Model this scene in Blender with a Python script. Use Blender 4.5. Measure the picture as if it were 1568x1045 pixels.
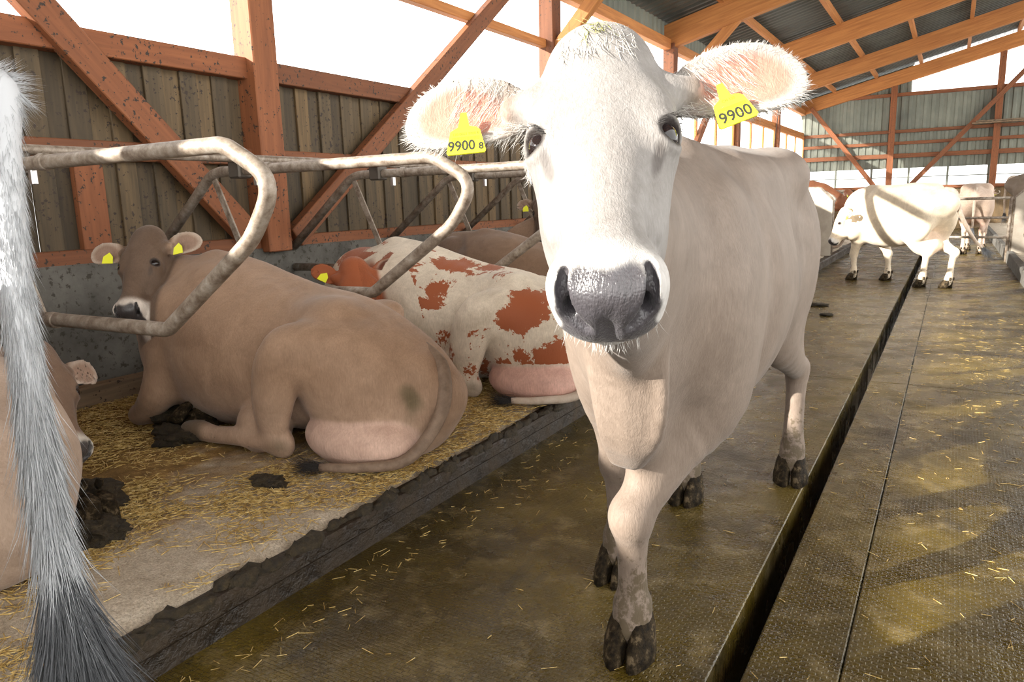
import bpy, bmesh, math, random
import numpy as np
from mathutils import Vector, Matrix

# ------------------------------------------------------------------ scene, camera, light
scene = bpy.context.scene
for o in list(bpy.data.objects):
    bpy.data.objects.remove(o)
COL = scene.collection
V = lambda *a: np.array(a, float)

CAM = V(0, 0, 1.27)
YAW, PITCH, ROLL, FPX = math.radians(30.673), math.radians(10.797), math.radians(-1.604), 1130.0
fw = V(-math.sin(YAW) * math.cos(PITCH), math.cos(YAW) * math.cos(PITCH), -math.sin(PITCH))
r0 = np.cross(fw, [0, 0, 1]); r0 /= np.linalg.norm(r0); u0 = np.cross(r0, fw)
RT = math.cos(ROLL) * r0 + math.sin(ROLL) * u0
UP = -math.sin(ROLL) * r0 + math.cos(ROLL) * u0
cam_data = bpy.data.cameras.new('camera')
cam_data.sensor_fit = 'HORIZONTAL'; cam_data.sensor_width = 36.0
cam_data.lens = FPX / 1568 * 36.0
cam_data.clip_start = 0.05
cam = bpy.data.objects.new('camera', cam_data); COL.objects.link(cam)
M = Matrix(((RT[0], UP[0], -fw[0], CAM[0]), (RT[1], UP[1], -fw[1], CAM[1]), (RT[2], UP[2], -fw[2], CAM[2]), (0, 0, 0, 1)))
cam.matrix_world = M
scene.camera = cam


def at(px, py, depth):
    return CAM + (fw * FPX + RT * (px - 784) + UP * (522.5 - py)) / FPX * depth


world = bpy.data.worlds.new('sky'); scene.world = world
world.use_nodes = True
bg = world.node_tree.nodes['Background']
bg.inputs[0].default_value = (1.0, 0.985, 0.945, 1); bg.inputs[1].default_value = 3.3

sun_d = bpy.data.lights.new('sun_offscreen', 'SUN'); sun_d.energy = 15.0; sun_d.angle = math.radians(0.6); sun_d.color = (1, 0.95, 0.86)
sun = bpy.data.objects.new('sun_offscreen', sun_d); COL.objects.link(sun)
SAZ, SEL = math.radians(52), math.radians(18)          # light travels towards +X, +Y and down
ld = Vector((math.cos(SAZ) * math.cos(SEL), math.sin(SAZ) * math.cos(SEL), -math.sin(SEL)))
sun.rotation_euler = ld.to_track_quat('-Z', 'Y').to_euler()
sun.location = (-12, -8, 9)

scene.view_settings.view_transform = 'Standard'
scene.view_settings.look = 'None'
scene.view_settings.gamma = 1.0
scene.view_settings.use_curve_mapping = False
scene.view_settings.exposure = 0.22

random.seed(4)
rng = np.random.default_rng(7)


# ------------------------------------------------------------------ materials
class NT:
    def __init__(self, name):
        self.m = bpy.data.materials.new(name); self.m.use_nodes = True
        self.t = self.m.node_tree; self.n = self.t.nodes; self.b = self.n['Principled BSDF']

    def add(self, typ, **kw):
        n = self.n.new(typ)
        for k, v in kw.items():
            if k in n.inputs.keys() if isinstance(k, str) else False:
                n.inputs[k].default_value = v
            else:
                setattr(n, k, v)
        return n

    def link(self, a, b): self.t.links.new(a, b)

    def coord(self, scale=(1, 1, 1), out='Object', rot=(0, 0, 0)):
        c = self.n.new('ShaderNodeTexCoord'); mp = self.n.new('ShaderNodeMapping')
        mp.inputs['Scale'].default_value = scale; mp.inputs['Rotation'].default_value = rot
        self.link(c.outputs[out], mp.inputs[0]); return mp.outputs[0]

    def world(self, scale=(1, 1, 1), rot=(0, 0, 0)):
        g = self.n.new('ShaderNodeNewGeometry'); mp = self.n.new('ShaderNodeMapping')
        mp.inputs['Scale'].default_value = scale; mp.inputs['Rotation'].default_value = rot
        self.link(g.outputs['Position'], mp.inputs[0]); return mp.outputs[0]

    def noise(self, vec, scale=5, detail=4, rough=.55, dist=0):
        n = self.n.new('ShaderNodeTexNoise'); n.inputs['Scale'].default_value = scale
        n.inputs['Detail'].default_value = detail; n.inputs['Roughness'].default_value = rough
        n.inputs['Distortion'].default_value = dist
        self.link(vec, n.inputs['Vector']); return n.outputs['Fac']

    def ramp(self, fac, stops, interp='LINEAR'):
        r = self.n.new('ShaderNodeValToRGB'); cr = r.color_ramp; cr.interpolation = interp
        while len(cr.elements) < len(stops): cr.elements.new(0.5)
        for e, (p, c) in zip(cr.elements, stops):
            e.position = p; e.color = (*c, 1) if len(c) == 3 else c
        self.link(fac, r.inputs[0]); return r.outputs[0]

    def mix(self, fac, a, b, mode='MIX'):
        n = self.n.new('ShaderNodeMix'); n.data_type = 'RGBA'; n.blend_type = mode
        for s, v in ((0, fac), (6, a), (7, b)):
            if hasattr(v, 'is_linked') or hasattr(v, 'links'): self.link(v, n.inputs[s])
            else: n.inputs[s].default_value = v if s == 0 else (*v, 1)
        return n.outputs[2]

    def math(self, op, a, b=0.5):
        n = self.n.new('ShaderNodeMath'); n.operation = op
        for i, v in enumerate((a, b)):
            if hasattr(v, 'links'): self.link(v, n.inputs[i])
            else: n.inputs[i].default_value = v
        return n.outputs[0]

    def bump(self, h, strength=.3, dist=.01, prev=None):
        n = self.n.new('ShaderNodeBump'); n.inputs['Strength'].default_value = strength
        n.inputs['Distance'].default_value = dist; self.link(h, n.inputs['Height'])
        if prev is not None: self.link(prev, n.inputs['Normal'])
        self.link(n.outputs[0], self.b.inputs['Normal']); return n.outputs[0]

    def base(self, v):
        if hasattr(v, 'links'): self.link(v, self.b.inputs['Base Color'])
        else: self.b.inputs['Base Color'].default_value = (*v, 1)

    def rough(self, v):
        if hasattr(v, 'links'): self.link(v, self.b.inputs['Roughness'])
        else: self.b.inputs['Roughness'].default_value = v


def m_wood(name, c1, c2, axis, spots=True, rnd=0.25):
    t = NT(name)
    sc = [14, 14, 14]; sc[axis] = 0.9
    v = t.coord(tuple(sc))
    n1 = t.noise(v, 1.6, 5, .6, .6)
    col = t.ramp(n1, [(.3, c1), (.7, c2)])
    if rnd:
        oi = t.n.new('ShaderNodeObjectInfo')
        k = t.ramp(oi.outputs['Random'], [(0, (1 - rnd,) * 3), (.5, (1, 1, 1)), (1, (1 + rnd * .6, 1 + rnd * .4, 1 + rnd * .1))])
        col = t.mix(1.0, col, k, 'MULTIPLY')
    if spots:
        v2 = t.world((1, 1, 1))
        s = t.noise(v2, 34, 3, .6)
        s2 = t.noise(v2, 3, 2)
        s = t.math('ADD', s, t.math('MULTIPLY', s2, .25))
        f = t.ramp(s, [(.735, (0, 0, 0)), (.78, (1, 1, 1))])
        col = t.mix(f, col, (.035, .022, .014))
    t.base(col); t.rough(.72)
    t.bump(n1, .25, .004)
    return t.m


def m_plain(name, c, rough=.5, metal=0.0):
    t = NT(name); t.base(c); t.rough(rough); t.b.inputs['Metallic'].default_value = metal
    return t.m


def m_coat(name, bumpk=.35, dirt=None, patch=None):
    """coat colour from the point attribute Col, broken up with hair-like noise"""
    t = NT(name)
    a = t.n.new('ShaderNodeAttribute'); a.attribute_name = 'Col'
    col = a.outputs['Color']
    v = t.coord((1, 1, 1))
    big = t.noise(v, 7.5, 6, .68, .6)
    col = t.mix(1.0, col, t.ramp(big, [(.28, (.74, .71, .68)), (.72, (1.12, 1.12, 1.12))]), 'MULTIPLY')
    vh = t.coord((150, 150, 28))
    hair = t.noise(vh, 1.0, 3, .6, .8)
    vh2 = t.coord((420, 420, 90))
    hair2 = t.noise(vh2, 1.0, 2, .6, .5)
    hh = t.math('ADD', hair, t.math('MULTIPLY', hair2, .6))
    col = t.mix(1.0, col, t.ramp(hair, [(.3, (.86, .85, .84)), (.7, (1.08, 1.08, 1.08))]), 'MULTIPLY')
    if patch:
        pa = t.n.new('ShaderNodeAttribute'); pa.attribute_name = 'Mask'
        pn = t.noise(v, 3.1, 6, .72, .3)
        s = t.math('ADD', t.math('MULTIPLY', pn, 1.0), pa.outputs['Fac'])
        f = t.ramp(s, [(.985, (0, 0, 0)), (1.0, (1, 1, 1))])
        col = t.mix(f, col, patch)
    if dirt:
        da = t.n.new('ShaderNodeAttribute'); da.attribute_name = 'Dirt'
        dn = t.math('ADD', t.noise(v, 30, 5, .7), t.math('MULTIPLY', da.outputs['Fac'], .5))
        f = t.ramp(dn, [(.70, (0, 0, 0)), (.80, (.85, .85, .85))])
        col = t.mix(f, col, dirt)
    t.base(col)
    wa = t.n.new('ShaderNodeAttribute'); wa.attribute_name = 'Wet'
    t.rough(t.math('SUBTRACT', .62, t.math('MULTIPLY', wa.outputs['Fac'], .34)))
    t.link(t.math('ADD', .25, t.math('MULTIPLY', wa.outputs['Fac'], .3)), t.b.inputs['Specular IOR Level'])
    t.b.inputs['Sheen Weight'].default_value = .12
    t.b.inputs['Sheen Roughness'].default_value = .4
    vo = t.n.new('ShaderNodeTexVoronoi'); vo.inputs['Scale'].default_value = 210; t.link(v, vo.inputs['Vector'])
    wetb = t.n.new('ShaderNodeBump'); wetb.inputs['Distance'].default_value = .0013
    t.link(t.math('MULTIPLY', wa.outputs['Fac'], .45), wetb.inputs['Strength']); t.link(vo.outputs['Distance'], wetb.inputs['Height']); wetb.invert = True
    t.bump(hh, bumpk, .004, wetb.outputs[0])
    return t.m


MAT = {}
ORG = (.26, .092, .034); ORG2 = (.165, .055, .020)
for ax, nm in enumerate('xyz'):
    MAT['beam_' + nm] = m_wood('orange_timber_' + nm, ORG2, ORG, ax)
    MAT['raf_' + nm] = m_wood('glulam_timber_' + nm, (.36, .13, .035), (.56, .235, .065), ax, spots=False, rnd=.1)
MAT['board'] = m_wood('weathered_boards', (.056, .040, .021), (.145, .098, .048), 2, rnd=.5)
MAT['old_wood_y'] = m_wood('dirty_timber', (.12, .085, .055), (.26, .18, .11), 1)


def mk_concrete():
    t = NT('stained_concrete'); v = t.world()
    n = t.noise(v, 4, 6, .65); n2 = t.noise(v, 60, 3)
    col = t.ramp(n, [(.3, (.062, .057, .048)), (.7, (.15, .14, .122))])
    s = t.noise(v, 26, 4, .65)
    col = t.mix(t.ramp(s, [(.56, (0, 0, 0)), (.64, (1, 1, 1))]), col, (.045, .038, .028))
    t.base(col); t.rough(.85); t.bump(n2, .3, .006); return t.m


MAT['concrete'] = mk_concrete()


def mk_floor():
    t = NT('wet_grooved_floor'); v = t.world()
    big = t.noise(v, 1.3, 6, .62, .3); mid = t.noise(v, 7, 5, .65); fine = t.noise(v, 90, 3, .6)
    col = t.ramp(big, [(.30, (.016, .0105, .002)), (.5, (.056, .037, .004)), (.72, (.135, .092, .013))])
    col = t.mix(t.ramp(mid, [(.52, (0, 0, 0)), (.72, (.55, .55, .55))]), col, (.23, .175, .085))
    st = t.noise(t.world((3, .6, 1)), 3, 5, .6)
    col = t.mix(t.ramp(st, [(.58, (0, 0, 0)), (.72, (.7, .7, .7))]), col, (.020, .016, .009))
    fl_ = t.noise(v, 45, 5, .75)
    col = t.mix(t.ramp(fl_, [(.60, (0, 0, 0)), (.68, (.7, .7, .7))]), col, (.20, .155, .085))
    col = t.mix(t.ramp(fl_, [(.30, (.7, .7, .7)), (.40, (0, 0, 0))]), col, (.012, .009, .005))
    t.base(col)
    t.rough(t.ramp(t.noise(v, 3.2, 5, .65), [(.35, (.13,) * 3), (.65, (.42,) * 3)]))
    br = t.n.new('ShaderNodeTexBrick'); br.inputs['Scale'].default_value = 1.0
    br.inputs['Brick Width'].default_value = .028; br.inputs['Row Height'].default_value = .014
    br.inputs['Mortar Size'].default_value = .0028; br.inputs['Mortar Smooth'].default_value = .6
    br.inputs['Color1'].default_value = (1, 1, 1, 1); br.inputs['Color2'].default_value = (.75, .75, .75, 1); br.inputs['Mortar'].default_value = (0, 0, 0, 1)
    t.link(v, br.inputs['Vector'])
    b1 = t.bump(br.outputs['Color'], .5, .006)
    b2 = t.bump(mid, .6, .02, b1)
    t.bump(fine, .55, .005, b2)
    return t.m


MAT['floor'] = mk_floor()


def mk_bed():
    t = NT('strawy_lime_bedding'); v = t.world()
    a = t.noise(v, 2.0, 6, .62, .4); b = t.noise(v, 11, 5, .7); c = t.noise(v, 140, 3, .7)
    g = t.n.new('ShaderNodeNewGeometry'); sx = t.n.new('ShaderNodeSeparateXYZ'); t.link(g.outputs['Position'], sx.inputs[0])
    # swept bare, lime-dusted strip along the kerb, trampled straw further in
    k = t.math('MULTIPLY', t.math('ADD', sx.outputs['X'], 3.05), .95)
    k = t.math('ADD', k, t.math('MULTIPLY', t.math('SUBTRACT', a, .5), 2.6))
    f = t.ramp(k, [(.35, (0, 0, 0)), (.8, (1, 1, 1))])
    straw = t.ramp(b, [(.3, (.13, .070, .018)), (.55, (.30, .18, .052)), (.75, (.48, .33, .12))])
    lime = t.ramp(b, [(.3, (.36, .30, .225)), (.7, (.60, .54, .46))])
    col = t.mix(f, straw, lime)
    col = t.mix(1.0, col, t.ramp(c, [(.3, (.6, .58, .55)), (.7, (1.25, 1.22, 1.15))]), 'MULTIPLY')
    t.base(col); t.rough(.9)
    b1 = t.bump(b, .6, .02); t.bump(c, .7, .008, b1)
    return t.m


MAT['bed'] = mk_bed()


def mk_kerb():
    t = NT('mucky_kerb'); v = t.world()
    a = t.noise(v, 6, 6, .7); b = t.noise(v, 50, 4, .7)
    col = t.ramp(a, [(.35, (.010, .006, .003)), (.6, (.032, .020, .009)), (.8, (.09, .06, .03))])
    t.base(col); t.rough(t.ramp(a, [(.4, (.35,) * 3), (.6, (.75,) * 3)])); b1 = t.bump(a, .8, .03); t.bump(b, .6, .008, b1); return t.m


MAT['kerb'] = mk_kerb()


def mk_pipe():
    t = NT('galvanised_pipe'); v = t.world()
    a = t.noise(v, 18, 6, .7); b = t.noise(v, 90, 3)
    col = t.ramp(a, [(.35, (.14, .10, .07)), (.55, (.30, .25, .20)), (.75, (.46, .42, .37))])
    t.base(col); t.rough(.5); t.b.inputs['Metallic'].default_value = .25
    t.bump(a, .3, .004); return t.m


MAT['pipe'] = mk_pipe()
MAT['dark_metal'] = m_plain('dark_bracket_metal', (.10, .085, .07), .55, .5)


def mk_sheet(name, c1, c2, rough=.6):
    t = NT(name); v = t.world((1, 1, 1)); a = t.noise(v, 1.2, 5, .6)
    t.base(t.ramp(a, [(.3, c1), (.7, c2)])); t.rough(rough); return t.m


MAT['sheet'] = mk_sheet('grey_green_cladding', (.13, .14, .115), (.24, .25, .20))
MAT['roof'] = mk_sheet('dark_roof_sheet', (.055, .058, .052), (.11, .115, .10))


def mk_trans():
    t = NT('translucent_panel')
    tr = t.n.new('ShaderNodeBsdfTranslucent'); tr.inputs[0].default_value = (.95, .97, 1, 1)
    tp = t.n.new('ShaderNodeBsdfTransparent')
    mx = t.n.new('ShaderNodeMixShader'); mx.inputs[0].default_value = .45
    t.link(tr.outputs[0], mx.inputs[1]); t.link(tp.outputs[0], mx.inputs[2])
    t.link(mx.outputs[0], t.n['Material Output'].inputs[0]); return t.m


MAT['trans'] = mk_trans()
MAT['blackhole'] = m_plain('channel_slurry', (.035, .026, .014), .25)
MAT['steel'] = m_plain('bolt_steel', (.6, .6, .6), .35, .9)
MAT['tag'] = m_plain('yellow_tag_plastic', (.78, .80, .035), .42)
MAT['ink'] = m_plain('black_print', (.02, .02, .015), .6)
MAT['eye'] = m_plain('eye_gloss', (.012, .008, .008), .04)
MAT['iris'] = m_plain('eye_white_rim', (.55, .42, .36), .25)


def mk_hoof():
    t = NT('muddy_hoof_horn'); v = t.coord(); a = t.noise(v, 40, 5, .7)
    t.base(t.ramp(a, [(.38, (.010, .007, .004)), (.52, (.035, .024, .012)), (.62, (.13, .095, .055))])); t.rough(.6)
    t.b.inputs['Specular IOR Level'].default_value = .12
    t.bump(t.noise(v, 60, 6, .75), 1.0, .012); return t.m


MAT['hoof'] = mk_hoof()


def mk_muck():
    t = NT('manure_clump'); v = t.world(); a = t.noise(v, 38, 6, .7)
    t.base(t.ramp(a, [(.35, (.012, .008, .003)), (.6, (.045, .030, .011)), (.8, (.13, .09, .038))])); t.rough(.75); t.bump(a, 1, .02); return t.m


MAT['muck'] = mk_muck()


def mk_straw():
    t = NT('straw_stalk'); v = t.world(); a = t.noise(v, 55, 2)
    t.base(t.ramp(a, [(.3, (.27, .16, .04)), (.5, (.58, .40, .13)), (.7, (.78, .62, .30))])); t.rough(.6); return t.m


MAT['straw'] = mk_straw()
MAT['hair_white'] = m_plain('white_hair', (.55, .53, .50), .5)
MAT['hair_tail'] = m_plain('silver_tail_hair', (.50, .515, .54), .45)
MAT['hair_buff'] = m_plain('buff_hair', (.42, .33, .26), .5)
MAT['hair_dark'] = m_plain('dark_hair', (.03, .026, .024), .5)


# ------------------------------------------------------------------ object helpers
def link(name, me, mat=None, parent=None, loc=(0, 0, 0), smooth=False):
    o = bpy.data.objects.new(name, me); COL.objects.link(o)
    o.location = loc
    if parent is not None: o.parent = parent
    if mat is not None and not me.materials: me.materials.append(mat)
    if smooth: me.polygons.foreach_set('use_smooth', [True] * len(me.polygons))
    return o


def empty(name, loc=(0, 0, 0)):
    o = bpy.data.objects.new(name, None); COL.objects.link(o); o.location = loc; o.empty_display_size = .1; return o


def tag(o, label, cat, group=None):
    o['label'] = label; o['category'] = cat
    if group: o['group'] = group
    return o


def structure(o):
    o['kind'] = 'structure'; return o


def mesh_from(name, verts, faces):
    me = bpy.data.meshes.new(name); me.from_pydata([tuple(map(float, v)) for v in verts], [], [list(map(int, f)) for f in faces]); me.update(); return me


def boxmesh(name, sx, sy, sz, bevel=0.0):
    bm = bmesh.new(); bmesh.ops.create_cube(bm, size=1)
    bmesh.ops.scale(bm, vec=(sx, sy, sz), verts=bm.verts)
    if bevel: bmesh.ops.bevel(bm, geom=bm.edges[:], offset=bevel, segments=1, affect='EDGES')
    me = bpy.data.meshes.new(name); bm.to_mesh(me); bm.free(); return me


def box(name, lo, hi, mat, parent=None, bevel=0.0, base=(0, 0, 0)):
    lo = V(*lo); hi = V(*hi)
    me = boxmesh(name, *(hi - lo), bevel)
    return link(name, me, mat, parent, tuple((lo + hi) / 2 - V(*base)))


def beam(name, a, b, w, h, mat, parent=None, side=None, bevel=.006):
    """straight timber from a to b; w along side axis, h along the other"""
    a = Vector(a); b = Vector(b); L = (b - a).length; z = (b - a).normalized()
    s = Vector(side) if side else (Vector((1, 0, 0)))
    y = z.cross(s).normalized(); s = y.cross(z).normalized()
    me = boxmesh(name, w, h, L, bevel)
    o = link(name, me, mat, parent)
    o.matrix_local = Matrix(((s.x, y.x, z.x, (a.x + b.x) / 2), (s.y, y.y, z.y, (a.y + b.y) / 2), (s.z, y.z, z.z, (a.z + b.z) / 2), (0, 0, 0, 1)))
    return o


def catmull(pts, sub=6):
    pts = [np.asarray(p, float) for p in pts]
    P = [2 * pts[0] - pts[1]] + pts + [2 * pts[-1] - pts[-2]]
    out = []
    for i in range(1, len(P) - 2):
        for j in range(sub):
            t = j / sub
            out.append(.5 * ((2 * P[i]) + (-P[i - 1] + P[i + 1]) * t + (2 * P[i - 1] - 5 * P[i] + 4 * P[i + 1] - P[i + 2]) * t * t + (-P[i - 1] + 3 * P[i] - 3 * P[i + 1] + P[i + 2]) * t ** 3))
    out.append(pts[-1]); return np.array(out)


def fillet(pts, rad, n=6):
    """polyline with rounded corners"""
    pts = [np.asarray(p, float) for p in pts]; out = [pts[0]]
    for i in range(1, len(pts) - 1):
        r = rad[i] if isinstance(rad, (list, tuple)) else rad
        a = pts[i - 1] - pts[i]; b = pts[i + 1] - pts[i]
        la, lb = np.linalg.norm(a), np.linalg.norm(b); a /= la; b /= lb
        ang = math.acos(np.clip(a @ b, -1, 1)); d = min(r / math.tan(ang / 2), la * .49, lb * .49)
        p0 = pts[i] + a * d; p1 = pts[i] + b * d
        for j in range(n + 1):
            t = j / n; out.append((1 - t) ** 2 * p0 + 2 * t * (1 - t) * pts[i] + t * t * p1)
    out.append(pts[-1]); return np.array(out)


def sweep(name, path, radius, mat, parent=None, seg=12, squash=None, loc=(0, 0, 0)):
    path = np.asarray(path, float); n = len(path)
    rad = np.full(n, radius) if np.isscalar(radius) else np.asarray(radius, float)
    tan = np.gradient(path, axis=0); tan /= np.linalg.norm(tan, axis=1)[:, None]
    u = np.cross(tan[0], [0.13, .41, .9]); u /= np.linalg.norm(u)
    verts = []; faces = []
    for i in range(n):
        u = u - tan[i] * (u @ tan[i]); u /= np.linalg.norm(u); w = np.cross(tan[i], u)
        for j in range(seg):
            an = 2 * math.pi * j / seg
            verts.append(path[i] + rad[i] * (math.cos(an) * u + math.sin(an) * w))
    for i in range(n - 1):
        for j in range(seg):
            k = (j + 1) % seg
            faces.append((i * seg + j, i * seg + k, (i + 1) * seg + k, (i + 1) * seg + j))
    faces.append(tuple(range(seg))[::-1]); faces.append(tuple((n - 1) * seg + j for j in range(seg)))
    me = mesh_from(name, np.array(verts) - V(*loc), faces)
    o = link(name, me, mat, parent, loc if parent is None else (0, 0, 0), smooth=True)
    return o


# ------------------------------------------------------------------ the setting
XW = -4.6                      # inner face of the boarded wall
XK = -1.78                     # kerb of the lying area
ZP = 0.17                      # lying area height
YE = 27.9                      # end wall
POSTS = [-5.6, -.75, 4.07, 8.87, 13.6, 18.4, 23.1]

# --- floor: slabs either side of the scraper channel
floor = structure(empty('floor'))
slab_cols = [(XK - .25, -.475), (-.395, -.169), (-.166, .95)]
ys = [-3, .2, 5.4, 9.6, 13.8, 18.0, 22.2, 27.9]
for (x0, x1) in slab_cols:
    for y0, y1 in zip(ys[:-1], ys[1:]):
        box('floor_slab', (x0, y0 + .0015, -.28), (x1, y1 - .0015, 0), MAT['floor'], floor, .004)
box('channel_bed', (-.6, -3, -.305), (-.3, 27.9, -.26), MAT['blackhole'], floor)
box('ground_base', (-8, -6, -.6), (12, 32, -.31), MAT['concrete'], floor)
box('floor_slab', (3.2, -3, -.12), (9.0, 27.9, 0), MAT['concrete'], floor)
box('floor_slab', (-5.2, -6, -.12), (.95, -3.0, 0), MAT['concrete'], floor)


def bumpy_slab(name, x0, x1, y0, y1, z, amp, nx, ny, mat, parent, edge=None, seed=1, skirt=.2):
    r = np.random.default_rng(seed)
    xs = np.linspace(x0, x1, nx); yy = np.linspace(y0, y1, ny)
    g = np.zeros((nx, ny))
    for o in range(4):
        fx = r.uniform(1, 3, 6) * 1.9 ** o; fy = r.uniform(1, 3, 6) * 1.9 ** o; ph = r.uniform(0, 6.28, 6)
        for a, b, c in zip(fx, fy, ph):
            g += np.sin(xs[:, None] * a + yy[None] * b * r.choice([-1, 1]) + c) / 6 / 1.6 ** o
    Z = z + amp * g
    X = np.repeat(xs[:, None], ny, 1); Yy = np.repeat(yy[None], nx, 0)
    verts = np.stack([X, Yy, Z], -1)
    if edge is not None:      # crumbly rounded lip at the kerb side
        n = 4
        for i in range(n):
            verts[-1 - i, :, 2] -= edge * (1 - i / n) ** 2
        verts[-1, :, 0] += .010 * np.sin(yy * 23 + 3 * np.sin(yy * 7)) + np.clip(.006 * r.normal(size=ny), -.015, .015)
    verts = verts.reshape(-1, 3).tolist()
    f = [(i * ny + j, (i + 1) * ny + j, (i + 1) * ny + j + 1, i * ny + j + 1) for i in range(nx - 1) for j in range(ny - 1)]
    # skirt
    b0 = len(verts)
    for j in range(ny): verts.append((verts[(nx - 1) * ny + j][0], verts[(nx - 1) * ny + j][1], z - skirt))
    f += [((nx - 1) * ny + j, b0 + j, b0 + j + 1, (nx - 1) * ny + j + 1) for j in range(ny - 1)]
    return link(name, mesh_from(name, verts, f), mat, parent, smooth=True)


lying = structure(empty('floor_lying_area'))
box('bed_base', (XW - .1, -3, -.1), (XK - .10, 27.9, ZP - .035), MAT['concrete'], lying)
bed = bumpy_slab('bedding_layer', XW, XK - .035, -1.5, 13.0, ZP - .004, .014, 90, 360, MAT['bed'], lying, .05, 5, .055)
bumpy_slab('bedding_layer', XW, XK - .035, 13.0, 27.8, ZP - .004, .014, 30, 90, MAT['bed'], lying, .05, 6, .055)
kerb = structure(empty('trim_1'))
for y0, y1 in ((-3, 13.0), (13.0, 27.9)):
    box('kerb_upper', (XK - .11, y0 + .004, .075), (XK, y1 - .004, ZP - .03), MAT['kerb'], kerb, .012)
    box('kerb_lower', (XK - .11, y0 + .004, -.02), (XK - .022, y1 - .004, .075), MAT['kerb'], kerb, .006)
# right-hand lying row
rl = structure(empty('floor_right_row'))
box('bed_base', (.95, 6, -.1), (3.4, 27.8, ZP - .01), MAT['bed'], rl, .02)
box('kerb_face', (.86, 6, -.02), (.96, 27.8, ZP + .02), MAT['concrete'], rl, .012)

# --- left wall: plinth, rails, boards, posts, braces
wall = structure(empty('wall_left'))
box('plinth', (XW - .16, -6, -.1), (XW + .05, 13.5, .96), MAT['concrete'], wall, .01)
box('plinth', (XW - .16, 13.5, -.1), (XW + .05, YE, 1.15), MAT['concrete'], wall, .01)
bw = .178
shape_a = boxmesh('board', .024, bw * .92, 1.42, .003)
shape_b = boxmesh('board', .024, bw * .76, 1.42, .003)
shape_a.materials.append(MAT['board']); shape_b.materials.append(MAT['board'])
y = -1.9; i = 0
gap_at = None
while y < 13.4:
    w = bw * (1 if i % 2 == 0 else .62)
    o = link('board', shape_a if i % 2 == 0 else shape_b, None, wall, (XW - .075 + (.022 if i % 2 else 0), y + random.uniform(-.006, .006), 1.64))
    o.rotation_euler = (random.uniform(-.006, .006), 0, random.uniform(-.04, .04))
    y += bw * .74 + (.012 if i == 32 else 0); i += 1
box('board_run', (XW - .09, -6, .93), (XW - .06, -1.98, 2.33), MAT['board'], wall)
for y0, y1 in zip(POSTS[:4], POSTS[1:5]):
    beam('top_rail', (XW - .01, y0 + .1, 2.28), (XW - .01, y1 - .1, 2.28), .12, .15, MAT['beam_z'], wall, (1, 0, 0))
    beam('middle_rail', (XW - .015, y0 + .1, 1.645), (XW - .015, y1 - .1, 1.645), .08, .12, MAT['beam_z'], wall, (1, 0, 0))
    beam('bottom_rail', (XW - .01, y0 + .1, .995), (XW - .01, y1 - .1, .995), .09, .10, MAT['beam_z'], wall, (1, 0, 0))
for k, py in enumerate(POSTS):
    top = 3.95
    p = box('post', (XW - .08, py - .115, .93 if k < 4 else 1.1), (XW + .13, py + .115, top), MAT['beam_z'], wall, .008)
box('stud', (XW - .06, 2.62, 1.04), (XW + .0, 2.80, 1.59), MAT['beam_z'], wall, .005)
box('stud', (XW - .06, 1.1, 1.04), (XW + .0, 1.25, 1.59), MAT['beam_z'], wall, .005)
# knee braces rising from the foot of the post in both directions
for py in (4.07,):
    beam('brace', (XW + .06, py + .2, 1.02), (XW + .06, py + 3.9, 3.78), .09, .17, MAT['beam_z'], wall, (1, 0, 0))
    beam('brace', (XW + .06, py - .2, 1.02), (XW + .06, py - 2.9, 3.78), .09, .19, MAT['beam_z'], wall, (1, 0, 0))
beam('brace', (XW + .06, 13.8, 1.2), (XW + .06, 16.9, 3.7), .09, .16, MAT['beam_z'], wall, (1, 0, 0))
# eave plate, window transom and cladding
for y0, y1 in zip(POSTS, POSTS[1:] + [YE]):
    beam('eave_plate', (XW, y0 + .1, 3.93), (XW, y1 - .1, 3.93), .14, .17, MAT['raf_z'], wall, (1, 0, 0))
for y0, y1 in zip(POSTS[2:], POSTS[3:] + [YE]):
    beam('transom', (XW - .02, y0 + .1, 3.21), (XW - .02, y1 - .1, 3.21), .10, .10, MAT['raf_z'], wall, (1, 0, 0))


def corrugated(name, n, pitch, depth, length, axis_u, axis_v, origin, normal, mat, parent, topfn=None, thick=.0):
    """trapezoid sheet: n ribs along u, extruded along v"""
    au, av, nn, og = V(*axis_u), V(*axis_v), V(*normal), V(*origin)
    prof = []
    for k in range(n):
        for fu, d in ((0, 0), (.36, 0), (.5, 1), (.86, 1)):
            prof.append(((k + fu) * pitch, d * depth))
    prof.append((n * pitch, 0))
    verts = []; faces = []
    for (u, d) in prof:
        L = topfn(u) if topfn else length
        verts.append(og + au * u + nn * d); verts.append(og + au * u + nn * d + av * L)
    for k in range(len(prof) - 1): faces.append((2 * k, 2 * k + 2, 2 * k + 3, 2 * k + 1))
    return link(name, mesh_from(name, verts, faces), mat, parent)


# opaque sheet above the eave plate, translucent sheet behind transom in the far bays
corrugated('eave_sheet', 150, .21, .03, .34, (0, 1, 0), (0, 0, 1), (XW - .1, -3.6, 4.0), (1, 0, 0), MAT['sheet'], wall)
corrugated('light_sheet', 90, .21, .03, .70, (0, 1, 0), (0, 0, 1), (XW - .1, 8.9, 3.24), (1, 0, 0), MAT['trans'], wall)
corrugated('light_sheet', 22, .21, .03, .70, (0, 1, 0), (0, 0, 1), (XW - .1, 4.2, 3.24), (1, 0, 0), MAT['trans'], wall)
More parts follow.
